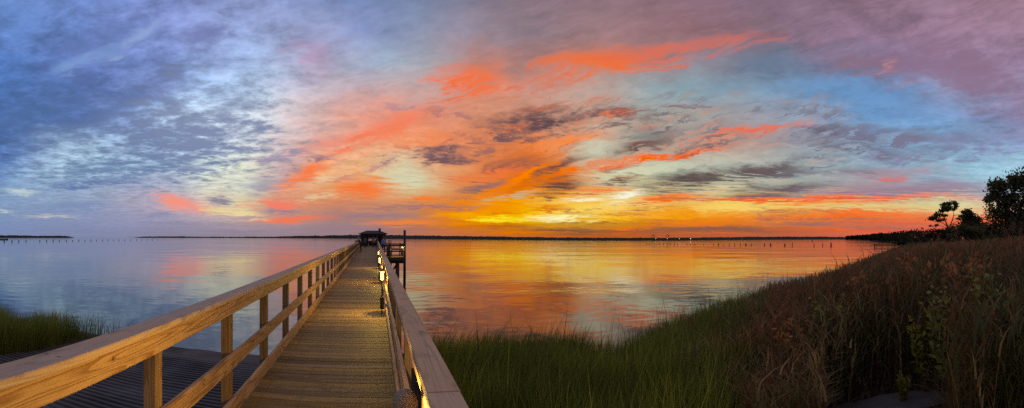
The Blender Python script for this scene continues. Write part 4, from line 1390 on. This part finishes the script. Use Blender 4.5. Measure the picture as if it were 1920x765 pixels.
# ------------------------------------------------------------------ far shores
def bank(name, pts, label, cat, seed, depth=60.0, sand=True, sub=1.5):
    """pts: (azimuth, row of tree tops, distance); low bank plus a belt of wood on it"""
    px = [p[0] for p in pts]
    top = [p[1] for p in pts]
    dd = [math.log(p[2]) for p in pts]
    Xs = np.arange(px[0], px[-1], sub)
    rg = np.random.default_rng(seed)
    n = len(Xs)
    D = np.exp(np.interp(Xs, px, dd))
    yt = np.interp(Xs, px, top)
    nz = np.zeros(n)
    for o in range(1, 6):
        ph = rg.random() * 6.28
        nz += np.sin(Xs * 0.045 * 2.1 ** o + ph) / (1.35 ** o)
    nz = nz * 0.30 + rg.normal(0, .12, n)
    horizon = np.array([yh(x) for x in Xs])
    zt = EYE + (horizon - yt + nz * .8) * D / F
    zt = np.maximum(zt, 1.4)
    edge = np.minimum(1, np.minimum(np.arange(n), np.arange(n)[::-1]) / 8.0 + .15)
    zt = zt * edge
    A = (Xs - XP) / F
    sections = [(0, 0.0), (6, 1.0), (14, 0.78), (depth * .6, 0.95), (depth, 0.0)]
    P = np.zeros((len(sections), n, 3))
    for i, (dr, hf) in enumerate(sections):
        r = D + dr * D / 800.0 + 6
        jit = rg.normal(0, 1.0, n) * (1 if 0 < hf else 0)
        P[i, :, 0] = (r + jit) * np.sin(A)
        P[i, :, 1] = (r + jit) * np.cos(A)
        P[i, :, 2] = 0.5 + zt * hf * (1 + (rg.normal(0, .05, n) if hf else 0)) if hf else 0.3
    m, t, bs = material(name + '_canopy')
    g = t.n('ShaderNodeNewGeometry').outputs['Position']
    nn = t.noise(g, 0.16, 5.0, 0.65)
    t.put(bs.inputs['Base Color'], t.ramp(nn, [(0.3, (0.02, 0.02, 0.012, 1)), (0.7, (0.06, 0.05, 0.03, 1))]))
    bs.inputs['Roughness'].default_value = 0.9
    idx = np.arange(len(sections) * n).reshape(len(sections), n)
    q = np.stack([idx[:-1, :-1], idx[:-1, 1:], idx[1:, 1:], idx[1:, :-1]], -1).reshape(-1, 4)[:, ::-1]
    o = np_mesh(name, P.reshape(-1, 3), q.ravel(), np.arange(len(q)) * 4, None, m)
    tag(o, label, cat, kind='stuff')
    # the bank itself
    P = np.zeros((4, n, 3))
    for i, (dr, z) in enumerate([(-4, -.3), (3, .35), (depth, .5), (depth + 20, -.3)]):
        r = D + dr * D / 800.0
        P[i, :, 0] = r * np.sin(A)
        P[i, :, 1] = r * np.cos(A)
        P[i, :, 2] = z
    grid_mesh('far_shore', P[:, ::-1], M['soil'])


bank('woods', [(252, 448.2, 3000), (300, 446.6, 2900), (400, 447.2, 2700), (480, 446.8, 2600), (540, 445.6, 2500), (565, 444.6, 2400), (590, 444.0, 2300), (600, 444.8, 2250), (620, 443.2, 2200), (660, 442.4, 2000),
               (720, 442.2, 1700), (780, 442.6, 1450), (860, 443.4, 1150), (950, 444.2, 950), (1050, 445.2, 780), (1150, 445.2, 740), (1230, 444.6, 800), (1300, 443.8, 950), (1360, 442.6, 1250), (1420, 441.4, 1800), (1500, 440.8, 2600), (1560, 440.6, 3400), (1596, 441.2, 3800)],
     'long low wooded shore across the water', 'woods', 11)
bank('woods', [(-420, 444.2, 1900), (-100, 445.2, 1900), (0, 445.6, 1900), (60, 446.4, 1900), (110, 446.6, 1900), (139, 446.9, 1900)], 'low wooded island at the far left horizon', 'woods', 23)


# ------------------------------------------------------------------ the pier
SLOPE_L, SLOPE_R = -0.00875, 0.0106
Y0, Y1 = -4.0, 76.0


def xl(a, Y):
    return -a + SLOPE_L * Y


def xr_(a, Y):
    return a + SLOPE_R * Y


def rail_boards(mb, fx, a, w, h, zc, y_first, seg, ya=Y0, yb=Y1, jit=0.0, seam=0.004):
    y = y_first
    while y > ya:
        y -= seg
    while y < yb:
        s, e = max(y, ya), min(y + seg, yb)
        j = random.uniform(-jit, jit)
        if e - s > .2:
            mb.beam((fx(a, s) + j, s + seam / 2, zc + j), (fx(a, e) + j, e - seam / 2, zc + j), w, h, bev=0.005)
        y += seg


pier = empty('pier', (0, 0, 0))
tag(pier, 'long wooden pier with plank deck running out over the water', 'pier')

mb = MB()
y = Y0
while y < Y1:
    w = 0.138 + random.uniform(-.001, .001)
    x0 = xl(1.345, y) + random.uniform(-.012, .004)
    x1 = xr_(0.335, y) + random.uniform(-.004, .012)
    dz = random.uniform(-.0025, .0025)
    mb.beam((x0, y + w / 2, DECK - .019 + dz), (x1, y + w / 2, DECK - .019 + dz + random.uniform(-.002, .002)), w - random.uniform(.008, .013), .038, bev=.004)
    y += .1405
mb.build('deck', M['deck'], pier)

# rails: name, lateral, width, height, centre height over the deck, first seam, board length
mb = MB(); rail_boards(mb, xl, 1.2475, .155, .040, DECK + 1.12, 2.49, 4.88, jit=.002); mb.build('top_rail', M['pine_top'], pier)
mb = MB(); rail_boards(mb, xr_, .228, .118, .040, DECK + 1.12, 6.3, 4.88, jit=.002); mb.build('top_rail', M['pine_top'], pier)
for fx, inner, sgn, fs, ms, ks in ((xl, 1.2, 1, 5.1, 6.3, 4.1), (xr_, .2, 1, 3.3, 5.6, 4.4)):
    c = inner + .019
    mb = MB(); rail_boards(mb, fx, c, .038, .128, DECK + 1.03, fs, 4.27, jit=.001); mb.build('fascia_board', M['pine'], pier)
    mb = MB(); rail_boards(mb, fx, c, .038, .14, DECK + .532, ms, 4.27, jit=.002); mb.build('mid_rail', M['pine'], pier)
    mb = MB(); rail_boards(mb, fx, c, .038, .15, DECK + .105, ks, 4.27, jit=.002); mb.build('kick_board', M['pine'], pier)

# posts
for fx, lo, hi, ys in ((xl, 1.2405, 1.3295, 2.32), (xr_, .2405, .298, 3.6)):
    k = -4
    while ys + 1.42 * k < Y1:
        Y = ys + 1.42 * k
        k += 1
        if Y < Y0: continue
        xa, xb = fx(lo, Y), fx(hi, Y)
        m2 = MB()
        m2.beam(((xa + xb) / 2, Y, DECK - .45), ((xa + xb) / 2, Y, DECK + 1.098), abs(xb - xa), .089, up=(0, 1, 0), bev=.005)
        m2.build('post', M['post'], pier)
# stringers and piles
for a, fx in ((1.30, xl), (.6, xl), (.29, xr_)):
    m2 = MB()
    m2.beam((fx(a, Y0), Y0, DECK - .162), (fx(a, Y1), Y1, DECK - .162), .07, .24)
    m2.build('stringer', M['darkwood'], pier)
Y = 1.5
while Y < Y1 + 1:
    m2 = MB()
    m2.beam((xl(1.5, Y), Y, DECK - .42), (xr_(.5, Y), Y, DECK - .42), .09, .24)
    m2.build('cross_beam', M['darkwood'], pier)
    for fx, a in ((xl, 1.25), (xr_, .27)):
        m2 = MB()
        m2.tube((fx(a, Y), Y, -1.6), (fx(a, Y), Y, DECK - .54), .14, .125, 12)
        m2.build('pile', M['pile'], pier, smooth=True)
    Y += 5.68


# lamps on the right side of the walk
def lamp(name, loc, label, group, rz=0.0):
    root = empty(name, loc, rz)
    tag(root, label, 'lamp', group)
    m2 = MB(); m2.box((0, 0, .24), (.085, .07, .26), bev=.008); m2.build('junction_box', M['metal'], root)
    m2 = MB(); m2.tube((0, 0, .37), (0, 0, .70), .014, .014, 10); m2.build('conduit', M['metal'], root, smooth=True)
    m2 = MB(); m2.tube((0, 0, 0), (0, 0, .11), .014, .014, 10); m2.build('foot_pipe', M['metal'], root, smooth=True)
    m2 = MB(); m2.lathe((0, 0, .70), [(.02, 0), (.048, .012), (.05, .035), (.045, .045)], 20); m2.build('collar', M['metal'], root, smooth=True)
    m2 = MB(); m2.lathe((0, 0, .746), [(.028, 0), (.035, .01), (.036, .10), (.035, .165), (.028, .175)], 14); m2.build('lens', M['lens'], root, smooth=True)
    pl = bpy.data.lights.new('bulb', 'POINT')
    pl.energy = LAMP_W
    pl.color = LAMP_COL[:3]
    pl.shadow_soft_size = 0.016
    po = bpy.data.objects.new('bulb', pl)
    COL.objects.link(po)
    po.parent = root
    po.location = (0, 0, .84)
    m2 = MB(); m2.lathe((0, 0, .922), [(.050, -.008), (.056, 0), (.056, .02), (.050, .045), (.036, .066), (.018, .077), (.004, .08)], 24); m2.build('dome_cap', M['cap'], root, smooth=True)
    m2 = MB(); m2.box((.05, 0, .50), (.07, .03, .02)); m2.build('bracket', M['metal'], root)
    return root


for Y, lb in ((1.85, 'pier lamp with a domed cap at the very bottom of the picture'), (9.3, 'biggest lit pier lamp along the right rail'), (15.6, 'middle lit pier lamp between the big one and the far one'),
              (23.0, 'farthest small lit lamp by the right rail')):
    lamp('pier_lamp', (xr_(.128, Y), Y, DECK), lb, 'lamps along the right rail of the pier')

# ------------------------------------------------------------------ pier head with the shelter
head = empty('boardwalk_landing', (0.15, 82, DECK))
tag(head, 'wide plank landing at the far end of the pier under the shelter', 'landing')
mb = MB()
y = -5.9
while y < 7:
    mb.beam((-3.2, y, -.02), (3.4, y, -.02), .14, .04)
    y += .147
mb.build('deck', M['deck'], head)
for x in (-3.1, 3.3):
    m2 = MB(); m2.beam((x, -5.9, 1.1), (x, 6.9, 1.1), .14, .04); m2.beam((x, -5.9, .55), (x, 6.9, .55), .04, .14); m2.build('side_rail', M['darkwood'], head)
m2 = MB(); m2.beam((-3.1, 6.9, 1.1), (3.3, 6.9, 1.1), .14, .04); m2.beam((-3.1, 6.9, .55), (3.3, 6.9, .55), .04, .14); m2.build('end_rail', M['darkwood'], head)
for x in (-3.1, -1.5, 1.6, 3.3):
    for yq in (-5.7, -1.5, 2.7, 6.9):
        m2 = MB(); m2.tube((x, yq, -4.0), (x, yq, -.05), .15, .14, 10); m2.build('pile', M['pile'], head, smooth=True)
        if x in (-3.1, 3.3) or yq > 6:
            m2 = MB(); m2.beam((x, yq, -.04), (x, yq, 1.1), .09, .09); m2.build('post', M['darkwood'], head)

gz = empty('pavilion', (0.15, 82, DECK))
tag(gz, 'small open pavilion with a dark hipped roof at the pier end', 'pavilion')
for x in (-2.1, 0, 2.3):
    for yq in (-2.2, 2.2):
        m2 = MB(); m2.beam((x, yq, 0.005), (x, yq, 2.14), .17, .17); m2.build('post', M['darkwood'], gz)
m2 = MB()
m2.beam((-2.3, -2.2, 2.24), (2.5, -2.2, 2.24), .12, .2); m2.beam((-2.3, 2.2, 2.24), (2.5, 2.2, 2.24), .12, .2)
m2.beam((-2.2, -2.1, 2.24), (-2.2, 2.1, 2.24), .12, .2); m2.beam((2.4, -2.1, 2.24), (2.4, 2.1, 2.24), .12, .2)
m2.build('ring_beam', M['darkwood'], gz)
m2 = MB()
ex0, ex1, ey, rz0, rzt = -2.65, 2.85, 2.7, 2.33, 3.02
m2.add([(ex0, -ey, rz0), (ex1, -ey, rz0), (ex1, ey, rz0), (ex0, ey, rz0), (ex0, -ey, rz0 + .09), (ex1, -ey, rz0 + .09), (ex1, ey, rz0 + .09), (ex0, ey, rz0 + .09), (-1.15, 0, rzt), (1.35, 0, rzt)],
       [(3, 2, 1, 0), (0, 1, 5, 4), (1, 2, 6, 5), (2, 3, 7, 6), (3, 0, 4, 7), (4, 5, 9, 8), (5, 6, 9), (6, 7, 8, 9), (7, 4, 8)])
rf = m2.build('roof', M['shingle'], gz)
m2 = MB(); m2.box((1.35, -1.0, 3.0), (.42, .42, .75)); m2.box((1.35, -1.0, 3.4), (.5, .5, .05)); m2.build('chimney', M['darkwood'], rf)
m2 = MB()
m2.box((-1.45, 2.12, 1.06), (1.25, .03, 2.1)); m2.build('screen_panel', M['darkwood'], gz)
m2 = MB(); m2.box((1.5, 2.12, 1.06), (1.0, .03, 2.1)); m2.build('screen_panel', M['darkwood'], gz)
m2 = MB(); m2.box((0.05, 2.12, .55), (1.7, .03, 1.0)); m2.build('low_wall', M['darkwood'], gz)
m2 = MB(); m2.box((0.05, 2.12, 1.95), (1.7, .03, .3)); m2.build('valance', M['darkwood'], gz)
m2 = MB(); m2.beam((-2.0, 1.7, .45), (2.2, 1.7, .45), .4, .05); m2.beam((-2.0, 1.95, .75), (2.2, 1.95, .75), .04, .4)
for x in (-1.8, 0, 2.0): m2.beam((x, 1.7, 0.005), (x, 1.7, .42), .06, .3)
m2.build('bench', M['darkwood'], gz)

# side platform on the right with its pile
pf = empty('fishing_platform', (0, 36.5, DECK))
tag(pf, 'dark railed fishing platform jutting from the right of the pier', 'platform')
PX0, PX1, PD = 0.80, 2.80, 6.0
mb = MB()
y = 0.08
while y < PD:
    mb.beam((PX0, y, -.02), (PX1, y, -.02), .14, .04)
    y += .147
mb.build('deck', M['deck'], pf)
mb = MB()
mb.beam((PX0, .03, -.18), (PX1, .03, -.18), .06, .27); mb.beam((PX0, PD, -.18), (PX1, PD, -.18), .06, .27)
mb.beam((PX1 - .04, .07, -.18), (PX1 - .04, PD - .04, -.18), .06, .27)
mb.beam((PX0, .4, -.44), (PX1 + .1, .4, -.44), .1, .24); mb.beam((PX0, PD - .4, -.44), (PX1 + .1, PD - .4, -.44), .1, .24)
mb.build('joist_frame', M['darkwood'], pf)
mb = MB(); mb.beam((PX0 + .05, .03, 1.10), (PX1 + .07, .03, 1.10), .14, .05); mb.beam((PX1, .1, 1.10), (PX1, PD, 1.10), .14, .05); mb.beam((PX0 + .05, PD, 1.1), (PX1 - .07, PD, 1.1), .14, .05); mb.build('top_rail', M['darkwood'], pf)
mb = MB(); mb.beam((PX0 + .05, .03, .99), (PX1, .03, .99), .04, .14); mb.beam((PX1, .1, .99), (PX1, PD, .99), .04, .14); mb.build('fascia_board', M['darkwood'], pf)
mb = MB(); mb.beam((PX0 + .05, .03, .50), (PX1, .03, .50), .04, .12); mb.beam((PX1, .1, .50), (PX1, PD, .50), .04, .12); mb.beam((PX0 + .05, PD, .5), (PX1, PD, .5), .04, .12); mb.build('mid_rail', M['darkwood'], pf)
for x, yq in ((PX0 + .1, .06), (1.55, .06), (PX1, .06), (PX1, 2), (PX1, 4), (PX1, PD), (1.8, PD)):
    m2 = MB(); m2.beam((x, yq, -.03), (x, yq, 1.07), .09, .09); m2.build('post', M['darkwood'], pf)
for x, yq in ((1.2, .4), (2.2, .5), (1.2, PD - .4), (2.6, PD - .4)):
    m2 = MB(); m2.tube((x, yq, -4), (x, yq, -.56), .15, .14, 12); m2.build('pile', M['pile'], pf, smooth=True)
m2 = MB(); m2.beam((1.2, .45, -2.2), (2.2, .45, -.6), .05, .16); m2.build('brace', M['darkwood'], pf)

tp = empty('piling', (2.86, 36.6 + .4, 0))
tag(tp, 'tall dark piling rising above the corner of the fishing platform', 'piling')
tp_mb = MB(); tp_mb.tube((0, 0, -1.6), (0, 0, EYE + .62), .125, .105, 14); tp_mb.build('shaft', M['pile'], tp, smooth=True)
m2 = MB(); m2.lathe((0, 0, EYE + .622), [(.115, 0), (.118, .02), (.02, .05)], 14); m2.build('cap', M['metal'], tp, smooth=True)

lamp('pier_lamp', (2.62, 36.5 + .22, DECK + .02), 'single lit lamp on the corner of the fishing platform', 'lamps along the right rail of the pier', 0)

# things on the platform
bn = empty('trash_bin', (1.55, 37.6, DECK))
tag(bn, 'dark round bin standing on the fishing platform', 'bin')
m2 = MB(); m2.lathe((0, 0, 0.002), [(.2, 0), (.24, .05), (.26, .72), (.25, .74)], 18); m2.build('body', M['metal'], bn, smooth=True)
m2 = MB(); m2.lathe((0, 0, .744), [(.27, 0), (.27, .04), (.16, .16), (.02, .2)], 18); m2.build('lid', M['metal'], bn, smooth=True)
ct = empty('cleaning_table', (2.1, 38.2, DECK))
tag(ct, 'low dark table on the fishing platform beside the lit lamp', 'table')
m2 = MB(); m2.box((0, 0, .72), (.9, .5, .05)); m2.build('table_top', M['darkwood'], ct)
for sx in (-.4, .4):
    for sy in (-.2, .2):
        m2 = MB(); m2.beam((sx, sy, 0.003), (sx, sy, .695), .07, .07); m2.build('leg', M['darkwood'], ct)
fr = empty('fishing_rod', (1.92, 38.0, DECK + .746))
tag(fr, 'thin fishing rod propped against the platform table', 'fishing rod')
m2 = MB(); m2.tube((0, 0, 0), (.16, .1, .5), .018, .008, 6); m2.build('blank', M['metal'], fr)
m2 = MB(); m2.tube((.02, 0.02, .06), (.08, .02, .06), .03, .03, 8); m2.build('reel', M['metal'], fr)


# ------------------------------------------------------------------ people
def person(loc, rz, label, shirt, trousers, hair, pose='stand', scale=1.0):
    """one skinned body; clothes follow it as materials, hair is a child"""
    J = {}
    V, E, R = [], [], []

    def j(n, p, r, par=None):
        V.append(p); R.append(r); J[n] = len(V) - 1
        if par: E.append((J[par], J[n]))
    lean = {'lean': .28, 'stand': .03, 'sit': .05}[pose]
    hip = .92
    j('pelvis', (0, 0, hip), (.155, .11))
    j('waist', (0, lean * .25, hip + .16), (.135, .095), 'pelvis')
    j('chest', (0, lean * .6, hip + .36), (.165, .11), 'waist')
    j('neckb', (0, lean * .9, hip + .53), (.075, .07), 'chest')
    j('neck', (0, lean, hip + .60), (.052, .055), 'neckb')
    j('head', (0, lean + .03, hip + .70), (.075, .092), 'neck')
    j('crown', (0, lean + .02, hip + .79), (.062, .08), 'head')
    for s, n in ((-1, 'l'), (1, 'r')):
        j(n + 'sh', (s * .19, lean * .85, hip + .47), (.062, .06), 'chest')
        if pose == 'lean':
            el, wr, hd = (s * .23, lean + .12, hip + .22), (s * .12, lean + .34, hip + .20), (s * .08, lean + .42, hip + .19)
        else:
            el, wr, hd = (s * .25, lean - .02, hip + .19), (s * .24, lean + .10, hip - .04), (s * .235, lean + .14, hip - .12)
        j(n + 'el', el, (.045, .045), n + 'sh')
        j(n + 'wr', wr, (.031, .03), n + 'el')
        j(n + 'hd', hd, (.036, .022), n + 'wr')
        fx = hd[0]
        for q in range(3):
            j(n + 'f%d' % q, (fx + (q - 1) * .024, hd[1] + .035 + .01 * (q == 1), hd[2] - .055), (.011, .011), n + 'hd')
        j(n + 'th', (fx - s * .05, hd[1] + .03, hd[2] - .015), (.012, .012), n + 'hd')
        j(n + 'hip', (s * .095, 0, hip - .08), (.095, .10), 'pelvis')
        j(n + 'kn', (s * .11, .02, .50), (.062, .065), n + 'hip')
        j(n + 'an', (s * .115, -.03, .09), (.042, .045), n + 'kn')
        j(n + 'he', (s * .115, -.02, .045), (.045, .045), n + 'an')
        j(n + 'to', (s * .13, .14, .03), (.042, .03), n + 'he')
    me = bpy.data.meshes.new('tmp')
    me.from_pydata(V, E, [])
    tmp = bpy.data.objects.new('tmp', me)
    COL.objects.link(tmp)
    mod = tmp.modifiers.new('s', 'SKIN')
    mod.use_smooth_shade = True
    for i, sv in enumerate(me.skin_vertices[0].data):
        sv.radius = R[i]
        sv.use_root = (i == 0)
    tmp.modifiers.new('d', 'SUBSURF').levels = 1
    dg = bpy.context.evaluated_depsgraph_get()
    dg.update()
    body = bpy.data.meshes.new_from_object(tmp.evaluated_get(dg))
    bpy.data.objects.remove(tmp)
    root = empty('person', loc, rz)
    root.scale = (scale,) * 3
    tag(root, label, 'person')
    body.name = 'body'
    body.materials.clear()
    for mt in (M['skin'], M[shirt], M[trousers], M['cloth_black']):
        body.materials.append(mt)
    hdz = {'lean': hip + .205, 'stand': hip - .05, 'sit': hip - .05}[pose]
    for p in body.polygons:
        c = p.center
        hand = abs(c.x) < .20 and c.y > lean + .36 if pose == 'lean' else (abs(c.x) > .19 and c.z < hdz and c.z > .6)
        if c.z > hip + .545: k = 0
        elif hand: k = 0
        elif c.z < .085: k = 3
        elif c.z < hip + .0 and not (abs(c.x) > .19): k = 2
        else: k = 1
        p.material_index = k
        p.use_smooth = True
    b = bpy.data.objects.new('body', body)
    COL.objects.link(b)
    b.parent = root
    # face and hair
    h = Vector((0, lean + .03, hip + .72))
    m2 = MB()
    m2.lathe((0, 0, 0), [(.012, -.03), (.016, -.012), (.008, .02)], 8)
    nose = m2.build('nose', M['skin'], root, smooth=True); nose.location = h + Vector((0, .10, -.01))
    for s in (-1, 1):
        m2 = MB(); m2.lathe((0, 0, 0), [(.004, -.01), (.013, 0), (.004, .01)], 8)
        e = m2.build('eye', M['hair'], root, smooth=True); e.location = h + Vector((s * .032, .088, .015))
    bm = bmesh.new()
    bmesh.ops.create_icosphere(bm, subdivisions=3, radius=1)
    for v in list(bm.verts):
        if v.co.y > .35 and v.co.z < .45 or v.co.z < -.75:
            bm.verts.remove(v)
    for v in bm.verts:
        k = 1 + .05 * math.sin(v.co.x * 9 + v.co.z * 7) * math.cos(v.co.y * 8)
        v.co = Vector((v.co.x * .098 * k, v.co.y * .115 * k - .012, v.co.z * .125 * k + .015))
    hm = bpy.data.meshes.new('hair')
    bm.to_mesh(hm); bm.free()
    hm.materials.append(M[hair])
    ho = bpy.data.objects.new('hair', hm)
    COL.objects.link(ho)
    ho.parent = root
    ho.location = h
    return root


person((xl(.84, 50), 50, DECK + .002), 1.45, 'person in a black jacket leaning on the left rail of the pier', 'cloth_black', 'cloth_black', 'hair_light', 'lean')
person((1.10, 39.6, DECK + .002), -.4, 'person in a blue shirt standing on the fishing platform', 'cloth_blue', 'cloth_denim', 'hair')
person((xl(-.1 + .55, 68), 68, DECK + .002), .5, 'person in grey walking in the middle of the far pier', 'cloth_grey', 'cloth_denim', 'hair')
person((.35, 73, DECK + .002), 2.9, 'person in a tan shirt near the shelter entrance', 'cloth_tan', 'cloth_black', 'hair')
person((.80, 66, DECK + .002), -.6, 'person in a dark red shirt close to the right rail', 'cloth_red', 'cloth_denim', 'hair')
person((-1.0, 81, DECK + .002), 1.0, 'person in dark clothes beneath the left side of the shelter roof', 'cloth_black', 'cloth_denim', 'hair')


# ------------------------------------------------------------------ pilings across the bay
def pile_proto():
    o = None
    m2 = MB()
    prof = [(.20, -1.5), (.21, 0.0), (.19, .5), (.18, .96), (.15, 1.0), (.03, 1.02)]
    m2.lathe((0, 0, 0), prof, 10)
    return m2.build('piling', M['pile'], None, smooth=True)


LEFT = [53, 143, 226, 314, 478, 560, 637, 714, 798, 872, 945, 1018, 1090, 1160, 1230, 1297, 1364, 1428, 1498, 1568, 1640, 1700, 1765, 1828, 1898]
LEFT = [v * .15625 for v in LEFT]
RIGHT1 = [(400, 1), (432, .8), (512, 1.2), (553, 1), (600, 1), (647, 1.3), (685, 1), (733, 1.1), (775, 1), (884, 1), (923, 1), (980, .9), (1087, 1), (1200, 1.3), (1262, 1.3), (1325, .9), (1390, 1.5), (1456, 1.7), (1524, 1.6), (1590, 1.6), (1655, 1.4), (1815, 2.1), (1890, 2.0)]
RIGHT = [(1150 + v * .15625, h) for v, h in RIGHT1] + [(1400 + v * .16667, h) for v, h in ((202, 1.9), (272, 1.6), (430, 1.7), (512, 2.6), (758, 2.2), (855, 2.2), (950, 3.0))]
WIDE = {1590, 1262}
proto = pile_proto()
first = True


def put_pile(X, D, h, w, label, group):
    global first
    o = proto if first else proto.copy()
    if not first:
        COL.objects.link(o)
    first = False
    o.location = polar(X, D, 0)
    o.scale = (w, w, h)
    o.rotation_euler = (random.uniform(-.13, .13), random.uniform(-.13, .13), random.random() * 6)
    tag(o, label, 'piling', group)


for i, X in enumerate(LEFT):
    D = 300 + 8 * i
    put_pile(X, D, random.uniform(1.05, 1.4), 1.9 - .03 * i, 'short dark piling in the evenly spaced row across the left water', 'row of pilings across the left water')
for i, (X, h) in enumerate(RIGHT):
    D = 262 - 1.2 * i
    wide = i in (14, 19, 24, 25, 29) or h == 3.0
    lb = 'dark piling in the broken row across the right water'
    if h == 3.0: lb = 'thick tall cluster piling at the right end of the broken row'
    elif h == 2.6: lb = 'tallest thin piling standing alone in the broken row'
    put_pile(X, D, h * .52 + .12, 1.9 if wide else 1.0, lb, 'broken row of pilings across the right water')
for i, (X, h, w) in enumerate(((1640, 1.5, 1.1), (1643.5, 1.7, .55), (1654, .9, .6), (1665, 1.6, .8), (1676.5, 1.8, .9))):
    put_pile(X, 178 - 2 * i, h, w, 'dark post of the broken dock near the right bank', 'posts of the broken dock near the right bank')
bmx = MB()
bmx.beam(polar(1638, 180, 1.25), polar(1688, 166, 1.25), .18, .16)
db = bmx.build('dock_beam', M['pile'])
tag(db, 'long thin beam resting on the posts of the broken dock', 'beam')

# ------------------------------------------------------------------ boat
bt = empty('motorboat', polar(1523, 620, 0.0), 0.6)
tag(bt, 'tiny dark motorboat far out on the right water', 'boat')
hull = [(-2.4, .0), (-2.3, .95), (0, 1.1), (1.6, .75), (2.7, .02)]
m2 = MB()
vs, fs = [], []
for x, w in hull:
    for yy, zz in ((-w, .75 + .12 * max(0, x)), (-w * .8, .05), (0, -.2), (w * .8, .05), (w, .75 + .12 * max(0, x))):
        vs.append((x, yy, zz))
for i in range(len(hull) - 1):
    for k in range(4):
        fs.append((i * 5 + k, i * 5 + k + 1, (i + 1) * 5 + k + 1, (i + 1) * 5 + k))
    fs.append((i * 5, (i + 1) * 5, (i + 1) * 5 + 4, i * 5 + 4))
m2.add(vs, fs)
m2.build('hull', M['hull'], bt)
m2 = MB(); m2.box((.1, 0, 1.15), (.8, .9, .7), bev=.1); m2.build('console', M['hull'], bt)
m2 = MB(); m2.box((-2.55, 0, .7), (.35, .4, .9), bev=.06); m2.build('outboard_motor', M['hull'], bt)
m2 = MB()
for sx in (-.4, .5):
    for sy in (-.5, .5): m2.tube((sx, sy, .75), (sx, sy, 2.1), .03, .03, 6)
m2.box((.05, 0, 2.13), (1.3, 1.3, .06)); m2.build('canopy', M['hull'], bt)

# ------------------------------------------------------------------ cranes and lamps of the far port
def crane(X, D, label):
    k = D / F
    root = empty('gantry_crane', polar(X, D, 1.0), -az(X))
    tag(root, label, 'crane', 'gantry cranes on the far shore')
    s = k
    H1, H2, W = 7.0 * s, 10.5 * s, 2.6 * s
    for sx in (-W, W):
        for sy in (-W * .6, W * .6):
            m2 = MB(); m2.beam((sx, sy, 0), (sx * .85, sy, H1), .5 * s, .5 * s); m2.build('leg', M['steel'], root)
    m2 = MB(); m2.beam((-W * 1.9, 0, H1 + .3 * s), (W * 2.0, 0, H1 + .3 * s), .8 * s, .6 * s); m2.build('boom', M['steel'], root)
    m2 = MB(); m2.beam((-W * .5, 0, H1 + .5 * s), (0, 0, H2), .4 * s, .4 * s); m2.beam((W * .5, 0, H1 + .5 * s), (0, 0, H2), .4 * s, .4 * s); m2.beam((-.8 * s, 0, H2), (.8 * s, 0, H2), .4 * s, .5 * s); m2.build('mast', M['steel'], root)
    m2 = MB(); m2.beam((0, 0, H2), (W * 1.8, 0, H1 + .6 * s), .18 * s, .18 * s); m2.beam((0, 0, H2), (-W * 1.7, 0, H1 + .6 * s), .18 * s, .18 * s); m2.build('stay', M['steel'], root)
    m2 = MB(); m2.box((W * .4, 0, H1 - .5 * s), (1.4 * s, 1.2 * s, 1.0 * s)); m2.build('cab', M['steel'], root)


crane(1225, 830, 'left one of the two gantry cranes on the far shore')
crane(1252, 850, 'right one of the two gantry cranes on the far shore')
for X, lb, s in ((1229.5, 'shore lamp glowing at the foot of the left crane', 1.0), (1251.2, 'shore lamp glowing under the right crane', 1.0), (1273.5, 'lone shore lamp right of the two cranes', 1.0), (1294.8, 'brightest shore lamp farthest right on the far shore', 1.4), (1207, 'dim shore lamp left of the cranes', .55)):
    D = 800
    root = empty('lamp_mast', polar(X, D, .9))
    tag(root, lb, 'lamp', 'lamps on the far shore')
    zt = EYE + (yh(X) - 445.6) * D / F - .9
    m2 = MB(); m2.tube((0, 0, 0), (0, 0, zt - .3), .15, .1, 6); m2.build('pole', M['steel'], root)
    m2 = MB(); m2.lathe((0, 0, zt), [(.1, -.45 * s), (.35 * s, -.25 * s), (.45 * s, 0), (.35 * s, .25 * s), (.1, .45 * s)], 10); m2.build('lamp_head', M['shorelamp'], root, smooth=True)

# low trestle bridge far on the left
br = empty('trestle_bridge', polar(268, 2300, 0), -az(268))
tag(br, 'low trestle bridge far off on the left horizon', 'bridge')
m2 = MB(); m2.box((0, 0, 4.4), (150, 7, .9)); m2.build('roadway', M['concrete'], br)
for k in range(12):
    m2 = MB(); m2.box((-34 + k * 5.8, 0, 1.45), (1.6, 6, 4.9)); m2.build('support', M['concrete'], br)

# ------------------------------------------------------------------ render settings
sc.render.engine = 'CYCLES'
sc.view_settings.view_transform = 'Standard'
sc.view_settings.look = 'None'
sc.view_settings.exposure = 0.0
sc.view_settings.gamma = 1.0
sc.view_settings.use_curve_mapping = False
cy = sc.cycles
cy.max_bounces = 5
cy.diffuse_bounces = 2
cy.glossy_bounces = 2
cy.transmission_bounces = 2
cy.transparent_max_bounces = 4
cy.caustics_reflective = False
cy.caustics_refractive = False
cy.sample_clamp_indirect = 1.5
cy.use_adaptive_sampling = False
cy.adaptive_threshold = 0.006
cy.use_denoising = False
try:
    cy.denoiser = 'OPENIMAGEDENOISE'
    cy.denoising_input_passes = 'RGB_ALBEDO_NORMAL'
    cy.denoising_prefilter = 'ACCURATE'
except Exception:
    pass
